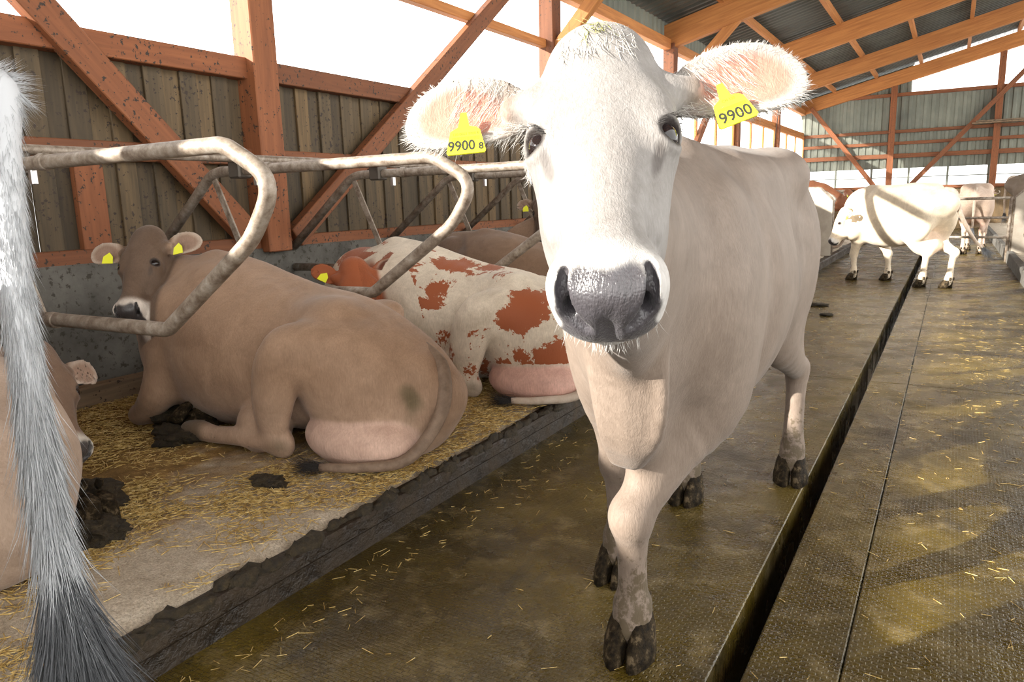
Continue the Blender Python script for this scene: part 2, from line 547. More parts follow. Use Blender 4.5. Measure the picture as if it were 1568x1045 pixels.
# glazed far bays
wn = 1
for y0, y1 in ((13.72, 18.28), (18.52, 22.98), (23.22, YE - .05)):
    w_ = structure(empty('window_%d' % wn)); wn += 1
    m = (y0 + y1) / 2
    for z in (1.2, 2.15, 3.1):
        beam('frame_rail', (XW, y0, z), (XW, y1, z), .1, .12 if z < 3 else .1, MAT['raf_z'], w_, (1, 0, 0))
    for yy in np.linspace(y0 + .05, y1 - .05, 4):
        box('frame_bar', (XW - .05, yy - .04, 1.2), (XW + .04, yy + .04, 3.15), MAT['raf_z'], w_, .004)
    for q in range(3):
        ya = y0 + (y1 - y0) * q / 3; yb = y0 + (y1 - y0) * (q + 1) / 3
        for z0, z1 in ((1.25, 2.1), (2.2, 3.05)):
            box('pane', (XW - .012, ya + .05, z0), (XW - .004, yb - .05, z1), MAT['trans'], w_)

# --- roof
roof = structure(empty('ceiling'))
SL = .252
XR = 4.6
RZ = lambda x: 3.86 + SL * (x - XW)                # underside of rafters
cs = 1 / math.sqrt(1 + SL * SL)
for py in POSTS + [YE - .15]:
    a = (XW - .55, py, RZ(XW - .55) + .21); b = (XR, py, RZ(XR) + .21)
    beam('rafter', a, b, .16, .42, MAT['raf_z'], roof, (0, 1, 0))
for py in (13.6, 18.4, 8.87):
    beam('knee_brace', (XW + .1, py, 3.1), (XW + 1.25, py, RZ(XW + 1.25) + .1), .12, .16, MAT['raf_z'], roof, (0, 1, 0))
npl = 8
for k in range(npl):
    x = XW - .3 + k * 1.25
    for y0, y1 in zip([POSTS[0]] + POSTS[1:], POSTS[1:] + [YE - .15]):
        beam('purlin', (x, y0 + .02, RZ(x) + .47), (x, y1 - .02, RZ(x) + .47), .09, .14, MAT['raf_z'], roof, (1, 0, 0))
corrugated('roof_sheet', 160, .215, .035, (XR + .3 - XW + .7) / cs, (0, 1, 0), (cs, 0, cs * SL), (XW - .7, -6.0, RZ(XW - .7) + .55), (0, 0, 1), MAT['roof'], roof)

# --- end wall
ew = structure(empty('wall_end'))
corrugated('cladding', 53, .215, .035, 2.3, (1, 0, 0), (0, 0, 1), (-4.75, YE, 1.95), (0, -1, 0), MAT['sheet'], ew)
corrugated('cladding', 15, .215, .035, 1.0, (1, 0, 0), (0, 0, 1), (-4.6, YE, 4.25), (0, -1, 0), MAT['sheet'], ew, topfn=lambda u: SL * u + .1)
corrugated('gable_light', 28, .215, .035, 1.0, (1, 0, 0), (0, 0, 1), (-1.35, YE + .01, 4.3), (0, -1, 0), MAT['trans'], ew, topfn=lambda u: SL * (u + 3.3) + .1)
box('low_wall', (-4.7, YE - .05, -.1), (13.8, YE + .1, 1.3), MAT['board'], ew)
for z, h in ((4.27, .11), (3.12, .1), (2.75, .1), (2.35, .14), (1.33, .1)):
    beam('girt', (-4.6, YE - .09, z), (6.6, YE - .09, z), .09, h, MAT['beam_z'], ew, (0, 1, 0))
for x in (-1.86, 1.02, 3.9):
    box('post', (x - .09, YE - .22, 1.25), (x + .09, YE - .06, RZ(x)), MAT['beam_z'], ew)
beam('brace', (-4.35, YE - .27, 4.05), (-2.2, YE - .27, 1.3), .08, .14, MAT['beam_z'], ew, (0, 1, 0))
beam('brace', (2.4, YE - .27, 5.6), (-1.3, YE - .27, 1.3), .08, .14, MAT['beam_z'], ew, (0, 1, 0))
wb = structure(empty('window_%d' % wn))
xs_ = np.linspace(-4.6, 6.4, 11)
for a, b in zip(xs_[:-1], xs_[1:]):
    box('pane', (a + .03, YE - .01, 1.36), (b - .03, YE + .0, 1.95), MAT['trans'], wb)
    box('frame_bar', (b - .03, YE - .04, 1.34), (b + .03, YE + .02, 1.95), MAT['sheet'], wb)
beam('frame_rail', (-4.6, YE - .03, 1.66), (6.4, YE - .03, 1.66), .03, .03, MAT['sheet'], wb, (0, 1, 0))
for k in range(2):
    p = beam('timber_plank', (.35 + .1 * k, YE - .42, 3.2 + .052 * k), (5.2, YE - .42, 3.2 + .052 * k), .22, .045, MAT['old_wood_y'], None, (0, 1, 0))
    tag(p, ['loose plank lying directly on the girt of the end wall', 'upper loose plank lying on the other on the end wall'][k], 'plank')
c_ = sweep('hanging_cable', catmull([(XW + .12, 23.0, 3.9), (XW + .3, 21.6, 2.6), (XW + .35, 21, 1.5)], 6), .012, MAT['dark_metal'], None, 6)
tag(c_, 'thin dark cable hanging down in front of the far windows', 'cable')

# ------------------------------------------------------------------ cubicle dividers and neck rail
XN = -3.62


def divider(Y, label):
    root = empty('cubicle_divider', (XW + .05, Y, ZP)); B = V(XW + .05, Y, ZP)
    P = lambda x, z: V(x, Y, z) - B
    path = fillet([P(XW + .06, .95), P(-3.86, 1.485), P(-2.22, 1.49), P(-1.98, 1.36), P(-2.12, 1.16), P(-2.66, .80), P(XW + .06, .79)], [0, .25, .16, .16, .35, .10, 0], 8)
    sweep('loop_pipe', path, .0305, MAT['pipe'], root, 14)
    beam('flat_brace', P(-3.86, 1.45), P(-3.56, .80), .045, .012, MAT['pipe'], root, (1, 0, 0), .002)
    for px, pz in ((-3.38, 1.488), (-3.48, .792)):
        ring = sweep('collar', [P(px - .022, pz), P(px - .021, pz), P(px + .021, pz), P(px + .022, pz)], .037, MAT['pipe'], root, 14)
    cl = box('clamp', tuple(P(XN - .05, 1.44) + V(0, -.05, 0)), tuple(P(XN + .05, 1.545) + V(0, .05, 0)), MAT['dark_metal'], root, .01)
    box('bolt', tuple(P(-3.5, 1.395) + V(0, -.014, 0)), tuple(P(-3.47, 1.46) + V(0, .014, 0)), MAT['steel'], root, .004)
    tag(root, label, 'divider')
    return root


DIV = [1.80, 3.03, 4.26, 5.49, 6.72, 7.95]
div_labels = ['bent galvanised pipe divider between the brown lying cow and the hanging white tail', 'bent galvanised pipe divider between the brown lying cow and the red and white cow',
              'bent galvanised pipe divider on the far side of the red and white cow', 'second bent pipe divider beyond the red and white cow, against the boards',
              'third bent pipe divider beyond the red and white cow, mostly hidden', 'fourth bent pipe divider beyond the red and white cow, hidden behind the pale cow']
for Yd, lb in zip(DIV, div_labels): divider(Yd, lb)
nr = empty('neck_rail', (XN, -1, ZP))
sweep('rail_pipe', [V(0, -1.0, 1.385), V(0, 5, 1.385), V(0, 12.4, 1.385)], .024, MAT['pipe'], nr, 12)
for yy in (-.9, 12.2):
    sweep('rail_post', [V(0, yy, 1.40), V(0, yy, .6), V(0, yy, -.02)], .03, MAT['pipe'], nr, 12)
tag(nr, 'long horizontal galvanised neck rail running across all the dividers', 'rail')
bb = empty('brisket_board', (-4.24, 3, ZP))
for y0, y1 in ((-1.2, 2.9), (2.93, 7.0), (7.03, 11.5)):
    box('timber', (-.05, y0 - 3, -.03), (.05, y1 - 3, .115), MAT['old_wood_y'], bb, .01)
tag(bb, 'low straw-covered timber brisket board across the lying area', 'board')

# ------------------------------------------------------------------ sculpting: blended distance fields meshed with surface nets
def nrm(v): v = np.asarray(v, float); return v / np.linalg.norm(v)


class Sculpt:
    def __init__(self): self.prims = []

    def add(self, fn, lo, hi, k, op='u'):
        self.prims.append((fn, np.asarray(lo, float), np.asarray(hi, float), k, op))

    def tube(self, pts, rads, side=None, k=.05, sub=4, op='u'):
        """swept body through pts; a radius is a number or (along side, across)"""
        pts = np.array(pts, float)
        R = np.array([(r, r) if np.isscalar(r) else r for r in rads], float)
        if sub > 1 and len(pts) > 2:
            pr = catmull(np.hstack([pts, R]), sub); pts, R = pr[:, :3], np.maximum(pr[:, 3:], .004)
        sd = None if side is None else nrm(side)
        m = R.max() + k + .03

        def fn(x, y, z):
            best = None
            for a, b, ra, rb in zip(pts[:-1], pts[1:], R[:-1], R[1:]):
                ab = b - a; L2 = ab @ ab + 1e-12
                dx, dy, dz = x - a[0], y - a[1], z - a[2]
                t = np.clip((dx * ab[0] + dy * ab[1] + dz * ab[2]) / L2, 0, 1)
                ox, oy, oz = dx - t * ab[0], dy - t * ab[1], dz - t * ab[2]
                w = ra[0] + t * (rb[0] - ra[0])
                if sd is None:
                    d = np.sqrt(ox * ox + oy * oy + oz * oz) - w
                else:
                    h = ra[1] + t * (rb[1] - ra[1])
                    s = ox * sd[0] + oy * sd[1] + oz * sd[2]
                    o2 = np.maximum(ox * ox + oy * oy + oz * oz - s * s, 0)
                    d = (np.sqrt((s / w) ** 2 + o2 / (h * h)) - 1) * np.minimum(w, h)
                best = d if best is None else np.minimum(best, d)
            return best
        self.add(fn, pts.min(0) - m, pts.max(0) + m, k, op)

    def ell(self, c, r, axes=None, k=.05, op='u'):
        c = np.asarray(c, float); r = np.asarray(r, float) * np.ones(3)
        A = np.eye(3) if axes is None else np.array([nrm(a) for a in axes])
        ext = np.sqrt(((A * r[:, None]) ** 2).sum(0)) + k + .03

        def fn(x, y, z):
            dx, dy, dz = x - c[0], y - c[1], z - c[2]
            k0 = 0; k1 = 0
            for i in range(3):
                q = dx * A[i, 0] + dy * A[i, 1] + dz * A[i, 2]
                k0 = k0 + (q / r[i]) ** 2; k1 = k1 + (q / r[i] ** 2) ** 2
            k0 = np.sqrt(k0); k1 = np.sqrt(k1) + 1e-9
            return k0 * (k0 - 1) / k1
        self.add(fn, c - ext, c + ext, k, op)

    def field(self, lo, hi, h):
        lo = np.asarray(lo, float); n = np.ceil((np.asarray(hi) - lo) / h).astype(int) + 1
        ax = [(lo[i] + h * np.arange(n[i])).astype(np.float32) for i in range(3)]
        F = np.full(n, .5, np.float32)
        for fn, plo, phi, k, op in self.prims:
            i0 = np.clip(np.floor((plo - lo) / h).astype(int), 0, n); i1 = np.clip(np.ceil((phi - lo) / h).astype(int) + 1, 0, n)
            if (i1 <= i0).any(): continue
            sl = tuple(slice(a, b) for a, b in zip(i0, i1))
            d = fn(ax[0][sl[0]][:, None, None], ax[1][sl[1]][None, :, None], ax[2][sl[2]][None, None, :]).astype(np.float32)
            cur = F[sl]
            if op == 'u':
                g = np.maximum(k - np.abs(cur - d), 0) / k
                F[sl] = np.minimum(cur, d) - g * g * k * .25
            else:
                g = np.maximum(k - np.abs(cur + d), 0) / k
                F[sl] = np.maximum(cur, -d) + g * g * k * .25
        return F

    def bounds(self):
        lo = np.min([p[1] for p in self.prims if p[4] == 'u'], 0); hi = np.max([p[2] for p in self.prims if p[4] == 'u'], 0)
        return lo, hi

    def nets(self, lo, hi, h):
        F = self.field(lo, hi, h); s = F < 0; n = F.shape
        cnt = np.zeros((n[0] - 1, n[1] - 1, n[2] - 1), np.int8)
        for dx in (0, 1):
            for dy in (0, 1):
                for dz in (0, 1):
                    cnt += s[dx:n[0] - 1 + dx, dy:n[1] - 1 + dy, dz:n[2] - 1 + dz]
        act = (cnt > 0) & (cnt < 8)
        idx = np.full(act.shape, -1, np.int64); I = np.argwhere(act); idx[act] = np.arange(len(I))
        acc = np.zeros((len(I), 3)); w = np.zeros(len(I))
        for axis in range(3):
            for p in (0, 1):
                for q in (0, 1):
                    o0 = [0, 0, 0]; oth = [a for a in range(3) if a != axis]; o0[oth[0]] = p; o0[oth[1]] = q
                    o1 = list(o0); o1[axis] = 1
                    a = F[I[:, 0] + o0[0], I[:, 1] + o0[1], I[:, 2] + o0[2]].astype(float)
                    b = F[I[:, 0] + o1[0], I[:, 1] + o1[1], I[:, 2] + o1[2]].astype(float)
                    m = (a < 0) != (b < 0)
                    t = np.where(m, a / np.where(m, a - b, 1), 0)
                    pos = np.tile(np.array(o0, float), (len(I), 1)); pos[:, axis] = t
                    acc[m] += pos[m]; w[m] += 1
        verts = np.asarray(lo) + h * (I + acc / w[:, None])
        quads = []
        for axis in range(3):
            u, v = [(1, 2), (2, 0), (0, 1)][axis]
            a = [slice(1, -1)] * 3; b = [slice(1, -1)] * 3
            a[axis] = slice(0, -1); b[axis] = slice(1, None)
            sa, sb = s[tuple(a)], s[tuple(b)]
            E = np.argwhere(sa != sb)
            if not len(E): continue
            fl = sa[tuple(E.T)]
            off = np.ones(3, int); off[axis] = 0; E = E + off
            c = []
            for du, dv in ((-1, -1), (0, -1), (0, 0), (-1, 0)):
                e = E.copy(); e[:, u] += du; e[:, v] += dv; c.append(idx[e[:, 0], e[:, 1], e[:, 2]])
            Q = np.stack(c, 1); Q[~fl] = Q[~fl][:, ::-1]
            quads.append(Q)
        Q = np.concatenate(quads); Q = Q[(Q >= 0).all(1)]
        return verts, Q


def smooth_verts(v, q, it=2, lam=.5):
    n = len(v); e = np.concatenate([q[:, [0, 1]], q[:, [1, 2]], q[:, [2, 3]], q[:, [3, 0]]])
    deg = np.bincount(e[:, 0], minlength=n) + np.bincount(e[:, 1], minlength=n)
    for _ in range(it):
        s = np.zeros_like(v)
        for ax in range(3):
            s[:, ax] = np.bincount(e[:, 0], v[e[:, 1], ax], n) + np.bincount(e[:, 1], v[e[:, 0], ax], n)
        v = v + lam * (s / np.maximum(deg, 1)[:, None] - v)
    return v


def quadmesh(name, v, q):
    me = bpy.data.meshes.new(name)
    me.vertices.add(len(v)); me.vertices.foreach_set('co', v.astype(np.float32).ravel())
    me.loops.add(q.size); me.loops.foreach_set('vertex_index', q.astype(np.int32).ravel())
    me.polygons.add(len(q)); me.polygons.foreach_set('loop_start', np.arange(0, q.size, 4, dtype=np.int32))
    me.polygons.foreach_set('use_smooth', np.ones(len(q), bool))
    me.update(calc_edges=True); me.validate(); return me


def sstep(a, b, x): t = np.clip((x - a) / (b - a), 0, 1); return t * t * (3 - 2 * t)


def lerp(c, d, f): return c * (1 - f[:, None]) + np.asarray(d, float)[None] * f[:, None]


class Head:
    """a cow's head: O = poll, f = down the face, n = out of the forehead; s = towards the cow's left"""
    def __init__(self, O, f, n, sc=1.0, ear_up=(0.12, 0.12), ear_fwd=(.1, .1), ear_len=.21, ear_w=.064):
        self.O = np.asarray(O, float); self.f = nrm(f); n = np.asarray(n, float); self.n = nrm(n - self.f * (n @ self.f))
        self.s = np.cross(self.n, self.f)
        # facing the viewer with f down and n to the viewer the cow's left is on the viewer's right
        self.sc = sc; self.ears = []; self.tag_drop = .6; self.brow = .052
        for i, sg in enumerate((-1, 1)):
            l = nrm(self.s * sg - self.f * ear_up[i] + self.n * ear_fwd[i])
            wax = nrm(self.f - l * (self.f @ l)); c = np.cross(l, wax); c = c if c @ self.n > 0 else -c
            c = nrm(c + wax * .28); wax = nrm(wax - c * (wax @ c)); l = nrm(l - c * (l @ c)); wax = nrm(wax - l * (wax @ l))
            self.ears.append((self.L(.10, sg * .092, -.065), l, wax, c, ear_len * sc, ear_w * sc))

    def L(self, f, s, n):
        t = min(max((f - .02) / .12, 0), 1); f = f + self.brow * t * t * (3 - 2 * t)
        return self.O + self.sc * (f * self.f + s * self.s + n * self.n)

    def nostril(self, sg):
        k = self.sc
        return [(self.L(.460, sg * .056, -.020), .0065 * k), (self.L(.482, sg * .058, -.034), .0105 * k), (self.L(.502, sg * .050, -.058), .010 * k), (self.L(.514, sg * .030, -.080), .006 * k)]

    def loc(self, p):
        d = (p - self.O) / self.sc; f = d @ self.f
        return f - self.brow * sstep(.02, .14 + self.brow, f), d @ self.s, d @ self.n

    def build(self, S, fine=True, ears=True):
        L, sc = self.L, self.sc; ax = (self.f, self.s, self.n)
        E = lambda f, s, n, rf, rs, rn, k=.03, op='u', axes=ax: S.ell(L(f, s, n), V(rf, rs, rn) * sc, axes, k * sc, op)
        T = lambda pts, r, k=.025, side=self.s, sub=3, op='u': S.tube([L(*p) for p in pts], [(a * sc if np.isscalar(a) else (a[0] * sc, a[1] * sc)) for a in r], side, k * sc, sub, op)
        E(.052, 0, -.055, .075, .082, .066, .06); E(.10, 0, -.062, .09, .090, .068, .06)                   # poll
        E(.140, 0, -.068, .125, .094, .068, .05)                   # forehead
        E(.24, 0, -.115, .15, .078, .10, .05)                      # cheeks
        T([(.14, 0, -.05), (.26, 0, -.046), (.36, 0, -.048), (.44, 0, -.052)], [(.088, .05), (.064, .046), (.056, .044), (.060, .044)], .04)
        T([(.20, 0, -.175), (.32, 0, -.155), (.44, 0, -.125)], [(.060, .06), (.048, .05), (.046, .04)], .05)
        for sg in (-1, 1): E(.118, sg * .098, -.020, .03, .018, .022, .04, 's')    # temple hollow
        E(.445, 0, -.078, .062, .076, .070, .03)                   # muzzle
        E(.484, 0, -.070, .034, .068, .050, .02); E(.484, 0, -.105, .033, .066, .036, .02)                   # nose pad
        E(.458, 0, -.146, .042, .048, .026, .012)                  # lower lip
        for sg in (-1, 1):
            E(.155, sg * .078, -.034, .055, .028, .026, .04)       # brow
            E(.208, sg * .082, -.046, .038, .030, .034, .03)       # orbit
            T([(.225, sg * .080, -.072), (.29, sg * .068, -.085), (.345, sg * .060, -.085)], [.024, .017, .012], .03, None)
            E(.265, sg * .066, -.150, .10, .024, .075, .05)        # masseter
            E(.464, sg * .058, -.052, .034, .024, .036, .02)       # nostril wing
            E(.43, sg * .060, -.105, .045, .02, .035, .03)
            if fine:
                ex = nrm(self.s * sg * .66 + self.n * .75); ey = nrm(self.n * .66 - self.s * sg * .75)
                S.ell(L(.212, sg * .101, -.022), V(.019, .022, .027) * sc, (self.f, ex, ey), .008 * sc, 's')
                T([(.214, sg * .080, -.012), (.196, sg * .090, -.016), (.191, sg * .104, -.028), (.200, sg * .114, -.048)], [.006, .0095, .0095, .006], .010, None, 4)
                T([(.217, sg * .082, -.014), (.231, sg * .092, -.021), (.234, sg * .103, -.034), (.222, sg * .112, -.048)], [.005, .0065, .0065, .005], .010, None, 4)
                N_ = self.nostril(sg)
                S.tube([p for p, r_ in N_], [r_ for p, r_ in N_], None, .006 * sc, 4, 's')
                T([(.492, sg * .050, -.058), (.455, sg * .040, -.066), (.41, sg * .030, -.070)], [.011, .012, .012], .006, None, 3, 's')   # nasal passage
        if fine:
            T([(.495, -.062, -.137), (.514, 0, -.134), (.495, .062, -.137)], [.004, .004, .004], .006, None, 4, 's')   # mouth line
            E(.528, 0, -.085, .012, .005, .035, .02, 's')
        if ears:
            for B, l, w, c, le, W in self.ears:
                self.ear(S, B, l, w, c, le, W)

    def ear(self, S, B, l, w, c, le, W):
        S.tube([B - l * .03, B + l * .02, B + l * le * .22], [.036 * self.sc, .031 * self.sc, .022 * self.sc], None, .03, 3)
        D = .32 * W; th = .0062 * max(self.sc, .8)

        def fn(x, y, z):
            dx, dy, dz = x - B[0], y - B[1], z - B[2]
            a = (dx * l[0] + dy * l[1] + dz * l[2]) / le
            ww = (dx * w[0] + dy * w[1] + dz * w[2]) / W
            cc = dx * c[0] + dy * c[1] + dz * c[2]
            e = np.where(a < .6, (a - .6) / .56, (a - .6) / .42)
            wid = np.sqrt(np.maximum(1 - np.abs(e) ** 2.2, .02))
            # cupped leaf: rims come forward, deeper at the base
            c0 = D * (np.minimum(ww * ww, 1.6) * (1.45 - .8 * np.clip(a, 0, 1)) - .6) - .18 * le * (a - .45) ** 2
            rim = (np.abs(ww) / wid - 1) * W * wid * .8
            ends = np.maximum((np.abs(e) - 1) * le * .45, -.02)
            return np.maximum(np.maximum(np.abs(cc - c0) - th, rim), ends)
        lo = np.min([B - w * W * 1.3, B + w * W * 1.3, B + l * le * 1.1 + w * W * 1.3, B + l * le * 1.1 - w * W * 1.3], 0) - .05
        hi = np.max([B - w * W * 1.3, B + w * W * 1.3, B + l * le * 1.1 + w * W * 1.3, B + l * le * 1.1 - w * W * 1.3], 0) + .05
        S.add(fn, lo, hi, .012)

    def ear_uv(self, p, i):
        B, l, w, c, le, W = self.ears[i]; d = p - B
        a = d @ l / le; ww = d @ w / W; D = .32 * W
        c0 = D * (np.minimum(ww * ww, 1.6) * (1.45 - .8 * np.clip(a, 0, 1)) - .6) - .18 * le * (a - .45) ** 2
        return a, ww, d @ c - c0

    def colour(self, p, col, nrmz=None, pad=(.055, .05, .055), ring=(.80, .78, .75), earin=(.62, .36, .30), earrim=(.85, .83, .80), eye=(.022, .016, .014), pale=None):
        f, s, n = self.loc(p)
        inhead = (f > -.05) & (f < .6) & (np.abs(s) < .2) & (n > -.25) & (n < .1)
        if pale is not None:
            m = sstep(-.1, .05, f) * inhead * sstep(.16, .12, np.abs(s)) * sstep(-.26, -.16, n); col = lerp(col, pale, m)
        m = sstep(.41, .455, f) * sstep(-.175, -.14, n) * sstep(.098, .085, np.abs(s)) * inhead; col = lerp(col, ring, m)
        q = (np.abs(s) / (.068 + .004 * np.sin(n * 90))) ** 4 + ((n + .085) / .078) ** 4
        m = sstep(1.15, .85, q) * sstep(-.012, .016, f - .448 - .010 * (s / .06) ** 2) * (n > -.137) * inhead; col = lerp(col, pad, m)
        self.wet = m
        for sg in (-1, 1):
            d = np.full(len(p), 9.)
            N_ = self.nostril(sg); ps = catmull([np.append(a_, b_) for a_, b_ in N_], 5)
            for r_ in ps: d = np.minimum(d, np.linalg.norm(p - r_[:3], axis=1) / r_[3])
            col = lerp(col, pad, sstep(1.35, 1.0, d))
            d = np.sqrt(((f - .212) / .026) ** 2 + ((s - sg * .098) / .024) ** 2 + ((n + .028) / .032) ** 2)
            col = lerp(col, eye, sstep(1.10, .85, d))
            d = np.sqrt(((f - .255) / .042) ** 2 + ((s - sg * (.088 - (f - .23) * .25)) / .012) ** 2 + ((n + .030) / .03) ** 2)
            col = lerp(col, np.array(eye) * 2, sstep(1.0, .4, d) * .55)
        for i in range(2):
            a, ww, cc = self.ear_uv(p, i)
            m = (a > .10) & (a < 1.1) & (np.abs(ww) < 1.25) & (np.abs(cc) < .03)
            rr = np.sqrt(((a - .6) / .42) ** 2 + ww ** 2)
            inn = m * sstep(.001, .004, cc) * sstep(.12, .28, a)
            col = lerp(col, earin, inn * sstep(.95, .55, rr))
            col = lerp(col, earrim, m * sstep(.62, .92, rr) * sstep(.2, .4, a))
        return col

    def extras(self, root, base, tags=True, text=None, fine=True, tagpos=(.50, .48)):
        sc = self.sc
        for sg in (-1, 1):
            c = self.L(.212, sg * .0892, -.0350)
            bm = bmesh.new(); bmesh.ops.create_uvsphere(bm, u_segments=20, v_segments=14, radius=.0242 * sc)
            me = bpy.data.meshes.new('eye'); bm.to_mesh(me); bm.free()
            link('eye', me, MAT['eye'], root, tuple(c - base), True)
        if not tags: return
        for i, (B, l, w, c, le, W) in enumerate(self.ears):
            a0 = tagpos[i]
            pos = B + l * le * a0 + w * W * self.tag_drop + c * (.017 * sc)
            self.make_tag(root, pos - base, l if i else -l, w, c, sc, text if text else None, i, fine)

    def make_tag(self, root, pos, r, dn, c, sc, text, i, fine):
        # shield-shaped plastic plate with a stalk at the top
        r = nrm(r); dn = nrm(dn); c = nrm(c)
        tw = self.tag_tilt[i] if hasattr(self, 'tag_tilt') else 0
        r, dn = r * math.cos(tw) + dn * math.sin(tw), dn * math.cos(tw) - r * math.sin(tw)
        k = sc * .94
        o2 = [(-.031, .040), (.031, .040), (.034, .036), (.026, -.004), (.020, -.010), (.008, -.013), (.004, -.040), (-.006, -.040), (-.012, -.012), (-.026, -.004), (-.034, .036)]
        if not fine: o2 = [(-.03, .035), (.03, .035), (.026, -.005), (.005, -.03), (-.026, -.005)]
        n = len(o2); t = .0016 * k
        vs = [pos + (x * r + y * dn) * k + c * t for x, y in o2] + [pos + (x * r + y * dn) * k - c * t for x, y in o2]
        fs = [tuple(range(n)), tuple(range(2 * n - 1, n - 1, -1))] + [(j, n + j, n + (j + 1) % n, (j + 1) % n) for j in range(n)]
        me = mesh_from('ear_tag', vs, fs); o = link('ear_tag', me, MAT['tag'], root)
        bmn = bmesh.new(); bmn.from_mesh(me); bmesh.ops.recalc_face_normals(bmn, faces=bmn.faces); bmn.to_mesh(me); bmn.free()
        if text:
            rows = text[i]
            for (s, size, x, y, sx) in rows:
                cu = bpy.data.curves.new('tag_print', 'FONT'); cu.body = s; cu.size = size; cu.align_x = 'CENTER'; cu.align_y = 'CENTER'
                if size > .015: cu.offset = .0005
                cu.resolution_u = 3
                tmp = bpy.data.objects.new('tmp', cu); COL.objects.link(tmp)
                dg = bpy.context.evaluated_depsgraph_get(); dg.update()
                mm = bpy.data.meshes.new_from_object(tmp.evaluated_get(dg)); mm.name = 'tag_print'
                bpy.data.objects.remove(tmp); bpy.data.curves.remove(cu)
                co = np.zeros(len(mm.vertices) * 3); mm.vertices.foreach_get('co', co); co = co.reshape(-1, 3)
                P = pos + ((co[:, :1] * sx + x) * r + (-co[:, 1:2] + y) * dn) * k + c * (t + .0006)
                mm.vertices.foreach_set('co', P.astype(np.float32).ravel()); mm.update(); mm.materials.clear()
                link('tag_print', mm, MAT['ink'], o)
        return o


def claws():
    vs, fs = [], []
    for sg in (-1, 1):
        b0 = len(vs); n = 12
        for z, cx, rx, ry, dy in ((0, .028, .068, .0285, .031), (.03, .020, .062, .029, .030), (.062, .004, .050, .0265, .027), (.085, -.006, .040, .022, .024)):
            for j in range(n):
                a = 2 * math.pi * j / n; x = math.cos(a); yv = math.sin(a)
                vs.append((cx + rx * x * (1.06 if x > 0 else .9), sg * (dy - .010 * max(x, 0) * (1 if z < .05 else .5)) + ry * yv * (1 - .25 * max(x, 0) ** 2), z))
        for r in range(3):
            for j in range(n):
                q = (j + 1) % n; fs.append((b0 + r * n + j, b0 + r * n + q, b0 + (r + 1) * n + q, b0 + (r + 1) * n + j))
        fs.append(tuple(b0 + j for j in range(n))[::-1]); fs.append(tuple(b0 + 3 * n + j for j in range(n)))
        # dew claw
        b0 = len(vs)
        for z, r_ in ((.085, .004), (.098, .013), (.118, .010)):
            for j in range(6):
                a = 2 * math.pi * j / 6; vs.append((-.052 + r_ * math.cos(a), sg * .022 + r_ * math.sin(a), z))
        for r in range(2):
            for j in range(6):
                q = (j + 1) % 6; fs.append((b0 + r * 6 + j, b0 + r * 6 + q, b0 + (r + 1) * 6 + q, b0 + (r + 1) * 6 + j))
        fs.append(tuple(b0 + j for j in range(6))[::-1]); fs.append(tuple(b0 + 12 + j for j in range(6)))
    me = mesh_from('hoof', vs, fs); me.materials.append(MAT['hoof']); me.polygons.foreach_set('use_smooth', [True] * len(me.polygons)); return me


HOOF = claws()


def hoof(root, pos, yaw, base, tilt=0, roll=0, sc=1.0):
    o = link('hoof', HOOF, None, root, tuple(np.asarray(pos) - base)); o.rotation_euler = (roll, tilt, yaw); o.scale = (sc,) * 3; return o


class Frame:
    """local cow frame: x forward, y to the cow's left, z up"""
    def __init__(self, origin, yaw, sc=1.0):
        self.o = np.asarray(origin, float); self.yaw = yaw; self.sc = sc
        self.X = V(math.cos(yaw), math.sin(yaw), 0); self.Y = V(-math.sin(yaw), math.cos(yaw), 0); self.Z = V(0, 0, 1)

    def __call__(self, x, y, z): return self.o + self.sc * (x * self.X + y * self.Y + z * self.Z)

    def inv(self, p):
        d = (p - self.o) / self.sc; return d @ self.X, d @ self.Y, d[:, 2]


